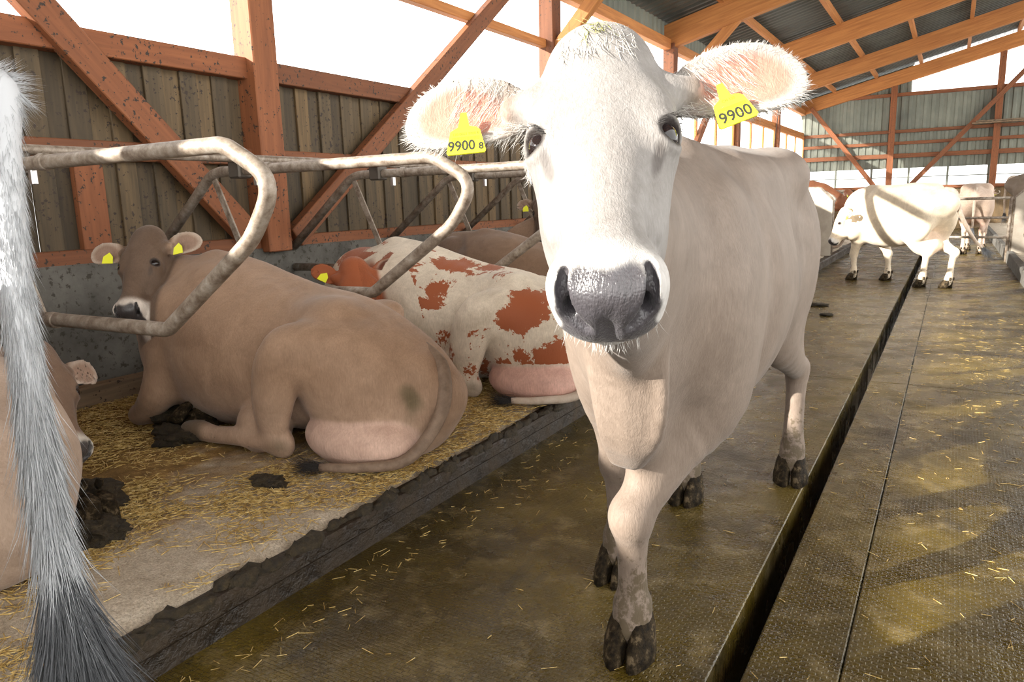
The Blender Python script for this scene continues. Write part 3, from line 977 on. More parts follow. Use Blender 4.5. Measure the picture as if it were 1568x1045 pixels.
def standing(S, T, feet, trunk=None, udder=False, thin=1.0, brisket=True):
    """feet: world points of fl, fr, hl, hr at ground"""
    sc = T.sc
    trunk = trunk or [(-.83, 1.16, .13, .17), (-.66, 1.12, .22, .25), (-.42, 1.06, .285, .33), (-.12, .985, .305, .42), (.2, .965, .315, .435), (.48, .98, .275, .415), (.68, 1.0, .20, .36), (.83, .97, .13, .26)]
    S.tube([T(x, 0, z) for x, z, w, h in trunk], [(w * sc * thin, h * sc) for x, z, w, h in trunk], T.Y, .06, 4)
    S.tube([T(-.76, 0, 1.29), (T(-.4, 0, 1.40)), T(.1, 0, 1.355), T(.55, 0, 1.375)], [(.045 * sc, .04 * sc), (.07 * sc, .045 * sc), (.06 * sc, .045 * sc), (.06 * sc, .05 * sc)], T.Y, .10, 3)
    for sg in (-1, 1):
        S.ell(T(-.42, sg * .19, 1.335), V(.12, .085, .06) * sc, (T.X, T.Y, T.Z), .11)
        S.tube([T(-.44, sg * .17, 1.335), T(-.12, sg * .16, 1.315), T(.25, sg * .12, 1.315)], [.075 * sc, .06 * sc, .05 * sc], None, .12, 3)
        S.ell(T(-.82, sg * .09, 1.17), V(.05, .045, .06) * sc, (T.X, T.Y, T.Z), .07)
        S.ell(T(-.6, sg * .2, .98), V(.20, .12, .30) * sc, (T.X, T.Y, T.Z), .10)
        S.ell(T(.60, sg * .145, .98), V(.17, .085, .30) * sc, (T.X, T.Y, T.Z), .10)
    for sg in (-1, 1):
        S.ell(T(-.18, sg * .39, 1.10), V(.11, .08, .09) * sc, (T.X, T.Y, T.Z), .12, 's')
        S.tube([T(.43, sg * .33, 1.18), T(.40, sg * .345, .95), T(.44, sg * .30, .72)], [.035 * sc, .04 * sc, .035 * sc], None, .10, 3, 's')
    for i, p in enumerate(feet):
        p = np.asarray(p, float); sg = 1 if i % 2 == 0 else -1
        up = lambda z, dx=0, dy=0: V(p[0], p[1], 0) + T.X * dx + T.Y * dy + V(0, 0, T.o[2] + z * sc)
        if i < 2:
            el = T(.58, sg * .16, .72)
            S.tube([T(.66, sg * .14, .98), el, el * .45 + up(.43, -.01) * .55, up(.415, .0)], [(.10 * sc, .15 * sc), (.088 * sc, .125 * sc), (.070 * sc, .084 * sc), (.056 * sc, .060 * sc)], T.Y, .07, 4)
            S.ell(up(.40, .008), V(.060, .058, .070) * sc, (T.X, T.Y, T.Z), .03)
            S.tube([up(.38), up(.27, -.006), up(.17, -.012), up(.135, -.012), up(.075, .0)], [.050 * sc, .041 * sc, .044 * sc, .056 * sc, .053 * sc], None, .02, 3)
        else:
            st = T(-.36, sg * .20, .74)
            hk = up(.50, -.07)
            S.tube([T(-.58, sg * .17, 1.08), st * .6 + T(-.60, sg * .16, .86) * .4, hk * .55 + st * .45, hk], [(.13 * sc, .21 * sc), (.10 * sc, .18 * sc), (.062 * sc, .095 * sc), (.042 * sc, .058 * sc)], T.Y, .08, 4)
            S.ell(up(.49, -.085), V(.055, .04, .065) * sc, (T.X, T.Y, T.Z), .03)
            S.tube([hk, up(.38, -.045), up(.22, -.025), up(.14, -.015), up(.075, .0)], [.052 * sc, .042 * sc, .043 * sc, .055 * sc, .052 * sc], None, .02, 3)
    if udder: S.ell(T(-.52, 0, .60), V(.22, .17, .16) * sc, (T.X, T.Y, T.Z), .06)


def lying_body(S, T, udder=True):
    sc = T.sc
    tr = [(-.84, -.02, .27, .15, .16), (-.66, -.02, .33, .22, .23), (-.38, -.03, .37, .27, .31), (-.10, -.02, .37, .34, .34), (.20, -.02, .40, .40, .39), (.40, -.02, .42, .37, .43), (.60, -.02, .44, .29, .40), (.82, 0, .46, .19, .30)]
    S.tube([T(a[0], a[1], a[2]) for a in tr], [(a[3] * sc, a[4] * sc) for a in tr], T.Y, .06, 4)
    S.tube([T(-.80, -.05, .39), T(-.62, -.06, .50), T(-.4, -.07, .605), T(0, -.08, .70), T(.55, -.06, .82)], [.04 * sc, .05 * sc, .05 * sc, .04 * sc, .06 * sc], None, .08, 3)
    S.ell(T(-.40, .13, .615), V(.12, .08, .055) * sc, (T.X, T.Y, T.Z), .12)
    S.tube([T(-.42, .11, .58), T(-.62, .09, .47), T(-.82, .07, .36)], [.06 * sc, .07 * sc, .06 * sc], None, .12, 3)
    S.ell(T(-.10, .40, .66), V(.10, .10, .12) * sc, (T.X, T.Y, T.Z), .12, 's')
    S.ell(T(-.70, 0, .17), V(.23, .24, .19) * sc, (T.X, T.Y, T.Z), .06)
    S.ell(T(-.40, -.27, .58), V(.09, .07, .06) * sc, (T.X, T.Y, T.Z), .09)
    S.ell(T(-.84, .07, .40), V(.06, .055, .06) * sc, (T.X, T.Y, T.Z), .06)
    # near hind leg, knee up, shank down, foot forward
    S.ell(T(-.56, .17, .32), V(.27, .17, .25) * sc, (T.X, T.Y, T.Z), .06)
    S.tube([T(-.56, .16, .44), T(-.40, .27, .47), T(-.31, .345, .43), T(-.255, .355, .27), T(-.235, .345, .15), T(-.24, .335, .085)], [(.15 * sc, .16 * sc), (.12 * sc, .15 * sc), (.085 * sc, .125 * sc), (.065 * sc, .11 * sc), (.05 * sc, .08 * sc), (.045 * sc, .058 * sc)], T.Y, .045, 4)
    S.ell(T(-.335, .33, .525), V(.055, .05, .045) * sc, (T.X, T.Y, T.Z), .06)
    S.ell(T(-.275, .335, .065), V(.06, .04, .06) * sc, (T.X, T.Y, T.Z), .03)
    S.tube([T(-.25, .335, .075), T(-.05, .345, .075), T(.16, .345, .055), T(.28, .345, .06), T(.36, .34, .05)], [.054 * sc, .047 * sc, .041 * sc, .05 * sc, .045 * sc], None, .03, 3)
    # udder and belly
    if udder: S.ell(T(-.60, .19, .105), V(.29, .165, .135) * sc, (T.X, T.Y, T.Z), .02)
    S.ell(T(-.08, .26, .11), V(.13, .12, .14) * sc, (T.X, T.Y, T.Z), .02)
    # far hind quarter on the ground
    S.ell(T(-.45, -.30, .22), V(.33, .16, .22) * sc, (T.X, T.Y, T.Z), .08)
    # near foreleg folded under the chest
    S.ell(T(.62, .20, .42), V(.20, .13, .28) * sc, (T.X, T.Y, T.Z), .08)
    S.tube([T(.58, .26, .34), T(.62, .31, .20), T(.73, .315, .10), T(.80, .31, .065)], [(.10 * sc, .11 * sc), (.085 * sc, .09 * sc), (.062 * sc, .065 * sc), (.055 * sc, .055 * sc)], T.Y, .05, 4)
    S.tube([T(.81, .30, .06), T(.70, .27, .05), T(.56, .24, .045), T(.47, .23, .045)], [.05 * sc, .036 * sc, .036 * sc, .042 * sc], None, .02, 3)
    S.tube([T(.60, -.25, .30), T(.80, -.26, .14), T(.90, -.25, .065)], [.11 * sc, .08 * sc, .055 * sc], None, .05, 3)
    S.ell(T(.82, 0, .30), V(.14, .15, .24) * sc, (T.X, T.Y, T.Z), .07)


def finish(name, S, base, h, mat, colour, root, head=None, hh=None, smooth=1, mask=None, label=None, dirt=None):
    lo, hi = S.bounds()
    lo = np.maximum(lo, V(-99, -99, base[2] - .01))
    v, q = S.nets(lo, hi, h)
    if head is not None and hh:
        ok = [p for p in (head.L(-.04, -.14, .05), head.L(.58, .14, -.26), head.L(.58, -.14, .06), head.L(-.04, .14, -.2), head.L(0, -.14, .06), head.L(0, .14, .06))]
        for B, l, w, c, le, W in head.ears: ok += [B + l * le * 1.12 + w * W, B + l * le * 1.12 - w * W, B - w * W * 1.2, B + w * W * 1.2]
        l2, h2 = np.min(ok, 0) - .02, np.max(ok, 0) + .02
        v2, q2 = S.nets(l2, h2, hh)
        v = smooth_verts(v, q, smooth)
        v2 = smooth_verts(v2, q2, 1, .4)
        cen = v[q].mean(1); inside = ((cen > l2 + h * 1.0) & (cen < h2 - h * 1.0)).all(1)
        q = q[~inside]
        q = np.concatenate([q, q2 + len(v)]); v = np.concatenate([v, v2])
        used = np.unique(q); mp = np.full(len(v), -1); mp[used] = np.arange(len(used)); v = v[used]; q = mp[q]
    else:
        v = smooth_verts(v, q, smooth)
    me = quadmesh(name, v - base, q)
    col = colour(v)
    at_ = me.color_attributes.new('Col', 'FLOAT_COLOR', 'POINT')
    at_.data.foreach_set('color', np.hstack([np.clip(col, 0, 1), np.ones((len(v), 1))]).astype(np.float32).ravel())
    if head is not None and hasattr(head, 'wet'):
        a3 = me.attributes.new('Wet', 'FLOAT', 'POINT'); a3.data.foreach_set('value', head.wet.astype(np.float32))
    a4 = me.attributes.new('Dirt', 'FLOAT', 'POINT'); a4.data.foreach_set('value', dirt(v).astype(np.float32) if dirt else np.zeros(len(v), np.float32))
    if mask is not None:
        a2 = me.attributes.new('Mask', 'FLOAT', 'POINT'); a2.data.foreach_set('value', mask(v).astype(np.float32))
    o = link(name, me, mat, root)
    return o, v, q


def hairs(name, pts, dirs, length, width, mat, root, base, curl=.3, seed=1, lenvar=.4):
    """many tapering hairs as thin three-sided spikes, one part"""
    r = np.random.default_rng(seed); n = len(pts)
    dirs = np.asarray(dirs, float); dirs = dirs / np.linalg.norm(dirs, axis=1)[:, None]
    L = np.asarray(length) * (1 + lenvar * r.uniform(-1, 1, n)); j = r.normal(size=(n, 3)) * curl
    d2 = dirs + j * .5; d2 /= np.linalg.norm(d2, axis=1)[:, None]
    d3 = dirs + j; d3 /= np.linalg.norm(d3, axis=1)[:, None]
    p0 = pts; p1 = p0 + d2 * L[:, None] * .5; p2 = p1 + d3 * L[:, None] * .5
    u = np.cross(dirs, r.normal(size=(n, 3))); u /= np.linalg.norm(u, axis=1)[:, None]; w = np.cross(dirs, u)
    vs = []
    for p, k in ((p0, 1), (p1, .75)):
        for a in (0, 2.094, 4.189): vs.append(p + (math.cos(a) * u + math.sin(a) * w) * (width * .5 * k))
    vs.append(p2)
    v = np.stack(vs, 1).reshape(-1, 3) - base
    b = (np.arange(n) * 7)[:, None]
    tri = np.concatenate([b + np.array([[x, y, z]]) for x, y, z in ((0, 1, 4), (0, 4, 3), (1, 2, 5), (1, 5, 4), (2, 0, 3), (2, 3, 5), (3, 4, 6), (4, 5, 6), (5, 3, 6))])
    me = bpy.data.meshes.new(name); me.vertices.add(len(v)); me.vertices.foreach_set('co', v.astype(np.float32).ravel())
    me.loops.add(tri.size); me.loops.foreach_set('vertex_index', tri.astype(np.int32).ravel())
    me.polygons.add(len(tri)); me.polygons.foreach_set('loop_start', np.arange(0, tri.size, 3, dtype=np.int32)); me.update(calc_edges=True)
    o = link(name, me, mat, root, smooth=True); o['kind'] = 'stuff'; return o


def pick(v, q, m, n, seed):
    """n random points with normals on quads whose centre passes m"""
    r = np.random.default_rng(seed)
    c = v[q].mean(1); nn = np.cross(v[q[:, 2]] - v[q[:, 0]], v[q[:, 3]] - v[q[:, 1]])
    ar = np.linalg.norm(nn, axis=1); nn /= ar[:, None] + 1e-12
    ids = np.nonzero(m(c))[0]
    if not len(ids): return np.zeros((0, 3)), np.zeros((0, 3))
    k = r.choice(ids, n, p=ar[ids] / ar[ids].sum()); a, b = r.uniform(size=(2, n, 1))
    p = (1 - a) * (1 - b) * v[q[k, 0]] + a * (1 - b) * v[q[k, 1]] + a * b * v[q[k, 2]] + (1 - a) * b * v[q[k, 3]]
    return p, nn[k]


MAT['coat_pale'] = m_coat('pale_coat', .45, dirt=(.075, .055, .03))
MAT['coat_brown'] = m_coat('brown_coat', .3, dirt=(.07, .055, .025))
MAT['coat_red'] = m_coat('red_white_coat', .3, patch=(.30, .085, .032))
MAT['coat_far'] = m_coat('plain_coat', .15, dirt=(.075, .055, .03))

# ================================================================== the pale standing cow
fl, fr, hl, hr = V(-.70, 1.80, 0), V(-.90, 2.19, 0), V(-.54, 3.34, 0), V(-.89, 2.93, 0)
root = empty('cow', (-.75, 2.5, 0)); base = V(-.75, 2.5, 0)
T = Frame((-.745, 2.64, 0), math.radians(-86.5), 1.0)
S = Sculpt()
standing(S, T, (fl, fr, hl, hr))
H = Head(at(914, 22, 1.275), at(930, 476, .955) - at(914, 22, 1.275), CAM + V(-.02, 0, .1) - at(920, 200, 1.2), 1.04, (-.06, .10), (.05, .05), .235, .064)
H.tag_tilt = (-.02, -.22); H.tag_drop = .72
wd = nrm(V(1, .25, 0))
S.tube([T(.50, 0, 1.06), T(.72, .02, 1.10), H.L(.20, 0, -.26), H.L(.10, 0, -.13)], [(.18, .29), (.14, .25), (.105, .165), (.082, .10)], wd, .07, 4)
S.tube([H.L(.27, 0, -.24), T(.92, .05, .92), T(.90, .02, .74), T(.70, 0, .60)], [(.035, .06), (.05, .11), (.06, .12), (.07, .10)], wd, .07, 4)
S.tube([T(.96, .05, .90), T(.93, .03, .68)], [(.035, .06), (.03, .05)], wd, .05, 1)
for yy in (-.075, -.035, .01, .055, .10):
    S.tube([T(1.03, yy * .6 + .05, 1.0), T(1.035, yy * .9 + .04, .86), T(1.0, yy * .8 + .03, .70), T(.93, yy * .4, .60)], [.010, .016, .015, .010], None, .03, 3)
H.build(S)


def colour_main(p):
    x, y, z = T.inv(p); n = len(p)
    col = np.tile(V(.195, .152, .122), (n, 1))
    # greyish worn patch on the flank
    col = lerp(col, (.10, .08, .065), np.exp(-((x + .18) ** 2 / .006 + (z - .98) ** 2 / .02)) * (y > .1) * .5)
    return H.colour(p, col, pad=(.060, .056, .064), ring=(.50, .49, .48), earin=(.46, .20, .15), earrim=(.42, .39, .36), pale=(.25, .238, .23))


body, bv, bq = finish('body', S, base, .0095, MAT['coat_pale'], colour_main, root, H, .0042, dirt=lambda p: .62 * sstep(.62, .02, p[:, 2]) - .1 * (p[:, 2] > .9))
yw = T.yaw
for p, dy in ((fl, .05), (fr, -.05), (hl, .06), (hr, 0)): hoof(root, p - T.X * .005, yw + dy, base, sc=1.25)
H.extras(root, base, True, [[('9900', .027, -.0075, .0255, .88), ('8', .018, .0262, .0285, .95), ('120 0863 9900 8', .0075, 0, .002, .9), ('|||||||||||||||||||||||', .0085, 0, .0105, .95)],
                            [('9900', .029, 0, .0245, .95), ('|||||||||||||||||||||||', .0085, 0, .0085, .95), ('CH 120', .007, 0, -.006, 1)]], True, (.56, .44))
# hair: ear fringe, ear fill, poll tuft, chin whiskers, lashes
for i in range(2):
    B, l, w, c, le, W = H.ears[i]
    f_ = lambda p, i=i: (lambda a, ww, cc: (a > .12) & (a < 1.05) & (np.abs(cc) < .02) & ((((a - .6) / np.where(a < .6, .56, .42)) ** 2 + ww ** 2) > .62))(*H.ear_uv(p, i))
    p, n = pick(bv, bq, f_, 1100, 3 + i)
    a, ww, cc = H.ear_uv(p, i)
    d = n * .25 + l * .7 + (w[None] * np.sign(ww)[:, None]) * (.9 * np.abs(ww) ** 2)[:, None]
    hairs('ear_fringe', p, d, .008 + .010 * (ww > .3), .0008, MAT['hair_white'], root, base, .35, 5 + i)
    f_ = lambda p, i=i: (lambda a, ww, cc: (a > .08) & (a < .62) & (np.abs(cc) < .015) & (cc > .002) & (ww > -1.05) & (ww < .75))(*H.ear_uv(p, i))
    p, n = pick(bv, bq, f_, 260, 13 + i)
    if len(p): hairs('ear_hair', p, n * .03 + l * .5 + w * .75, .045, .0007, MAT['hair_buff' if i == 9 else 'hair_white'], root, base, .25, 15 + i)
hl_ = lambda p: H.loc(p)
p, n = pick(bv, bq, lambda c: (lambda f, s, n: (f > -.05) & (f < .085) & (np.abs(s) < .06) & (n > -.07))(*hl_(c)), 500, 21)
hairs('poll_tuft', p, n * .10 + H.f * .9, .04, .0012, MAT['hair_white'], root, base, .35, 22)
p, n = pick(bv, bq, lambda c: (lambda f, s, n: (f > .44) & (f < .56) & (np.abs(s) < .075) & (n < -.12) & (n > -.19))(*hl_(c)), 110, 23)
hairs('chin_whisker', p, n * .6 + H.f * .5 + V(0, 0, -.5), .022, .0007, MAT['hair_white'], root, base, .3, 24)
p, n = pick(bv, bq, lambda c: (lambda f, s, n: (f > -.04) & (f < .06) & (np.abs(s) < .022) & (n > -.06))(*hl_(c)), 90, 25)
MAT['hay'] = m_plain('green_hay', (.30, .30, .10), .6)
hairs('hay_wisp', p, n * .25 + H.f * .8, .05, .0014, MAT['hay'], root, base, .5, 26)
for sg in (-1, 1):
    r_l = np.random.default_rng(60 + sg); t_l = r_l.uniform(0, 1, 46)
    ps = catmull([H.L(.214, sg * .080, -.004), H.L(.192, sg * .092, -.008), H.L(.185, sg * .108, -.020), H.L(.196, sg * .120, -.042)], 12)
    i_l = (t_l * (len(ps) - 1)).astype(int)
    hairs('eyelash', ps[i_l], H.n * .5 + H.s * sg * .8 + H.f * .35 + 0 * ps[i_l], .022, .0009, MAT['hair_dark'], root, base, .25, 61 + sg)
tag(root, 'large pale grey standing cow with yellow ear tags reading 9900 facing forward', 'cow')

# ================================================================== lying brown cow
def toward(p, side=0.0, up=0.0):
    c = CAM - p; c[2] += up; c = nrm(c); return nrm(c * math.cos(side) + RT * math.sin(side))


def tail_switch(root, base, p, d, n, L, mat, seed, w=.0016, curl=.35):
    r = np.random.default_rng(seed); pts = np.asarray(p) + r.normal(size=(n, 3)) * .010
    return hairs('tail_switch', pts, np.tile(np.asarray(d, float), (n, 1)), L, w, mat, root, base, curl, seed)


def make_lying(label, origin, yaw, head, coat, colours, h=.012, mirror=False, foot=(.36, .34), hh=None, neck=None, sc=1.0, tags=True, mask=None, fine=True, patch=None, cat='cow', hair='hair_dark', tail=True, udder=True, extra=None):
    base = np.asarray(origin, float); root = empty('cow', tuple(base))
    T = Frame(base, yaw, sc)
    if mirror: T.Y = -T.Y
    S = Sculpt(); lying_body(S, T, udder)
    if extra: extra(S, T)
    if neck is None: neck = [T(.55, -.02, .52), T(.78, 0, .66)]
    S.tube(list(neck) + [head.L(.20, 0, -.24), head.L(.10, 0, -.12)], [(.20 * sc, .26 * sc), (.15 * sc, .20 * sc)][:len(neck)] + [(.14 * sc, .17 * sc)] * (len(neck) - 2) + [(.105 * sc, .14 * sc), (.082 * sc, .10 * sc)], None if len(neck) > 2 else T.Y, .07, 4)
    S.tube([head.L(.26, 0, -.22), neck[-1] * .5 + T(.95, .05, .4) * .5, T(.92, .02, .22)], [(.03, .05), (.05, .10), (.06, .10)], T.Y, .07, 3)
    head.build(S, fine)
    body_c, under, udd, face, pad, ring, ein, rim = colours

    def col(p):
        x, y, z = T.inv(p)
        c = np.tile(np.array(body_c, float), (len(p), 1))
        c = lerp(c, under, sstep(.42, .10, z) * sstep(.6, .3, x) * sstep(-.05, .25, y) * .8)
        wob = .16 * np.sin(17 * x + 9 * z) * np.sin(23 * z + 11 * y + 1) + .12 * np.sin(41 * x - 37 * z + 2)
        d = np.sqrt(((x + .60) / .30) ** 2 + ((y - .19) / .178) ** 2 + ((z - .105) / .148) ** 2)
        if udder: c = lerp(c, udd, sstep(1.10, .94, d) * (x < -.31))
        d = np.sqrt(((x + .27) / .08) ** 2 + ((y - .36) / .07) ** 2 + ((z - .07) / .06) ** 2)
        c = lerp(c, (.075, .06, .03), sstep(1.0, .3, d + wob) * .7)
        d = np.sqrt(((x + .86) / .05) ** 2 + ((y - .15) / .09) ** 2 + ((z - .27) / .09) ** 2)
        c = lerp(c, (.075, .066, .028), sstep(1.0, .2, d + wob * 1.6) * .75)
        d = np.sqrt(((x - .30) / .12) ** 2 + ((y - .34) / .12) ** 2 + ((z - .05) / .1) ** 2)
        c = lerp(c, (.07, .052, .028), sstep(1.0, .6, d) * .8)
        f, s, n = head.loc(p)
        return head.colour(p, c, pad=pad, ring=ring, earin=ein, earrim=rim, pale=face, eye=(.03, .022, .018))
    o, v, q = finish('body', S, base, h, MAT[coat], col, root, head, hh, 1, mask and (lambda p: mask(p, T, head)), dirt=lambda p: .25 * sstep(.22, .0, T.inv(p)[2]) - .05)
    head.extras(root, base, tags, None, False)
    hoof(root, T(.41, .34, .07), T.yaw, base, tilt=.55, roll=.9 if not mirror else -.9, sc=1.15)
    hoof(root, T(.40, .23, .05), T.yaw + math.pi, base, tilt=.3, roll=1.2, sc=1.0)
    if tail:
        pts = catmull([T(-.80, -.03, .47), T(-.93, .02, .40), T(-.975, .10, .24), T(-.90, .24, .07), T(-.74, .36, .045), T(-.58, .42, .04)], 6)
        tl = sweep('tail', pts - base, np.linspace(.038, .018, len(pts)), MAT['tailskin_' + coat], root, 10)
        tail_switch(root, base, pts[-1], pts[-1] - pts[-3], 260, .13 * sc, MAT[hair], 31)
    tag(root, label, cat)
    return root, T, v, q


def m_skin(name, c, c2):
    t = NT(name); v = t.world((1, 1, 1)); a = t.noise(v, 24, 5, .65); t.base(t.ramp(a, [(.3, c), (.7, c2)])); t.rough(.7)
    t.bump(t.noise(t.coord((90, 90, 90)), 2, 3), .3, .005); return t.m


MAT['tailskin_coat_brown'] = m_skin('brown_tail', (.13, .085, .055), (.24, .165, .115))
MAT['tailskin_coat_red'] = m_skin('pale_tail', (.42, .32, .24), (.55, .46, .38))
MAT['tailskin_coat_far'] = MAT['tailskin_coat_brown']
MAT['hair_grey'] = m_plain('grey_hair', (.10, .105, .115), .5)

BROWN = ((.315, .205, .135), (.48, .34, .25), (.60, .42, .34), (.125, .082, .056), (.045, .04, .04), (.62, .56, .50), (.30, .20, .15), (.46, .37, .30))
O = at(222, 342, 3.84)
HB = Head(O, at(186, 474, 3.56) - O, toward(O, -.50, .15), .98, (.02, .02), (.22, .08), .215, .062); HB.tag_drop = .45
make_lying('light brown cow lying on straw with its head turned back over its side', (-2.75, 2.5, ZP), math.pi, HB, 'coat_brown', BROWN, .0095, hh=.0060)

# ================================================================== red and white lying cow
RED = ((.66, .58, .47), (.68, .57, .46), (.68, .42, .35), (.30, .085, .032), (.55, .36, .30), (.62, .54, .46), (.13, .04, .022), (.24, .07, .03))
O = at(538, 390, 4.45)
HR = Head(O, at(566, 500, 4.20) - O, toward(O, .12, .3), 1.0, (.8, .5), (.1, .1), .19, .058); HR.tag_drop = .4


def mask_red(p, T, head):
    x, y, z = T.inv(p)
    m = np.full(len(p), .41)
    f, s, n = head.loc(p); inh = (f > -.08) & (np.abs(s) < .30) & (n > -.30) & (f < .6)
    m = np.where(inh, np.where(s < .02, .62, .30), m)
    B = [(-.62, .30, .50, .13, .13, .10), (-.72, .25, .27, .17, .16, .09), (-.15, .1, .76, .20, .2, .07), (.25, .25, .62, .10, .2, .15), (-.02, .3, .58, .10, .2, .08), (.52, .2, .5, .13, .2, .22), (.1, .36, .40, .06, .1, .12), (.80, 0, .75, .12, .2, .14)]
    for bx, by, bz, rx, ry, rz in B:
        d = np.sqrt(((x - bx) / rx) ** 2 + ((y - by) / max(ry, .2)) ** 2 + ((z - bz) / rz) ** 2)
        m = np.where(inh, m, np.maximum(m, .41 + .17 * np.clip(1.45 - d, 0, 1)))
    ud = np.sqrt(((x + .60) / .295) ** 2 + ((y - .19) / .175) ** 2 + ((z - .105) / .145) ** 2)
    return np.where(ud < 1.08, .0, m)


TR0 = (-2.55, 3.72, ZP)
TR = Frame(TR0, math.pi)
make_lying('red and white patched cow lying curled beyond the brown cow', TR0, math.pi, HR, 'coat_red', RED, .0105, hh=.0075, neck=[TR(.50, -.05, .50), TR(.70, -.12, .62), TR(.84, -.02, .66)], mask=mask_red)

# ================================================================== further lying cows along the wall
DK = ((.20, .125, .08), (.32, .22, .16), (.6, .4, .32), (.13, .085, .06), (.05, .04, .04), (.5, .42, .36), (.34, .2, .15), (.44, .34, .27))
O = at(688, 362, 5.75)
Hq = Head(O, at(690, 470, 5.5) - O, toward(O, 0, .2), .95, (.55, .75), (.05, .05), .18, .056)
make_lying('dark brown cow with only its ears and poll showing behind the patched cow', (-2.62, 4.92, ZP), math.pi, Hq, 'coat_far', DK, .016, hh=.011, tags=False)
O = at(834, 286, 6.7)
Hq = Head(O, at(826, 380, 6.45) - O, toward(O, -.35, .2), .98, (.05, .05), (.15, .05), .20, .06)
make_lying('fawn cow lying with raised head half hidden by the pale cow', (-2.72, 6.12, ZP), math.pi, Hq, 'coat_far', BROWN, .016, hh=.011)

# left edge: cow lying with its head curled round to its flank
O = V(-2.99, 1.46, .82)
Hl = Head(O, V(-2.58, 1.37, .42) - O, V(.5, .25, .75), .98, (.1, .1), (0, 0), .18, .056)
Tl0 = (-3.16, .98, ZP); Tl = Frame(Tl0, math.pi)
TAN = ((.42, .32, .25), (.50, .40, .33), (.6, .42, .34), (.20, .13, .09), (.045, .04, .04), (.60, .56, .50), (.3, .2, .15), (.45, .36, .3))
make_lying('tan cow lying with its muzzle curled to its flank behind the hanging tail', Tl0, math.pi, Hl, 'coat_brown', TAN, .014, mirror=True, neck=[Tl(.50, -.05, .52), Tl(.72, -.12, .70), Tl(.50, -.38, .72)], tags=False, hh=.009, tail=False, udder=False,
           extra=lambda S, T: S.tube([T(-.30, .24, .22), T(-.42, .29, .12), T(-.55, .33, .075), T(-.62, .345, .065)], [.10, .06, .045, .05], None, .04, 3))

cw = [o for o in COL.objects if o.name.startswith('cow')][-1]
hoof(cw, V(-2.50, 1.325, ZP + .03), -.1, V(*Tl0), tilt=.2, roll=-.2, sc=1.2)

# ================================================================== standing cow beside the camera: only its hanging tail is in view
b8 = V(-1.30, -.47, 0); root = empty('cow', tuple(b8)); T8 = Frame(b8, -math.pi / 2, .96)
S = Sculpt()
ft = [T8(.62, .17, 0), T8(.55, -.17, 0), T8(-.62, .17, 0), T8(-.55, -.17, 0)]
standing(S, T8, ft)
H8 = Head(T8(1.25, 0, 1.35), V(0, -.6, -.8), V(0, -.8, .6), 1.0)
S.tube([T8(.50, 0, 1.06), T8(.76, 0, 1.14), H8.L(.20, 0, -.25), H8.L(.10, 0, -.13)], [(.18, .29), (.14, .25), (.105, .165), (.082, .10)], T8.Y, .07, 4)
H8.build(S, False)
finish('body', S, b8, .018, MAT['coat_far'], lambda p: H8.colour(p, np.tile(V(.55, .50, .46), (len(p), 1)), pale=(.6, .57, .54)), root)
H8.extras(root, b8, False)
for p in ft: hoof(root, p, T8.yaw, b8, sc=1.2)
tp = catmull([T8(-.80, 0, 1.36), T8(-.93, .0, 1.37), at(-18, 130, 1.20), at(4, 240, 1.18), at(22, 420, 1.15), at(52, 640, 1.12), at(80, 820, 1.10), at(108, 950, 1.085)], 8)
tl = sweep('tail', tp - b8, np.interp(np.linspace(0, 1, len(tp)), [0, .2, .55, .8, 1], [.045, .033, .023, .020, .010]), MAT['hair_tail'], root, 14)
r_ = np.random.default_rng(80)


def along(lo, hi, n, spread):
    t = r_.uniform(lo, hi, n) * (len(tp) - 1); i = np.minimum(t.astype(int), len(tp) - 2); f = (t - i)[:, None]
    c = tp[i] * (1 - f) + tp[i + 1] * f; d = tp[i + 1] - tp[i]; d /= np.linalg.norm(d, axis=1)[:, None]
    o = r_.normal(size=(n, 3)); o -= d * (o * d).sum(1)[:, None]; o /= np.linalg.norm(o, axis=1)[:, None]
    return c + o * (spread if np.isscalar(spread) else spread[:, None]), d, o


p, d, o = along(.2, .80, 7000, .020); hairs('tail_hair', p, d + o * .09, .055, .0013, MAT['hair_tail'], root, b8, .12, 81)
p, d, o = along(.66, .95, 2600, .016); hairs('tail_hair', p, d + o * .12, .12, .0014, MAT['hair_tail'], root, b8, .12, 82)
p, d, o = along(.88, .995, 3000, .013); hairs('tail_switch', p, d + o * .22, .18, .0016, MAT['hair_grey'], root, b8, .12, 83)
tag(root, 'cow standing beside the kerb with only its hanging white tail in view', 'cow')


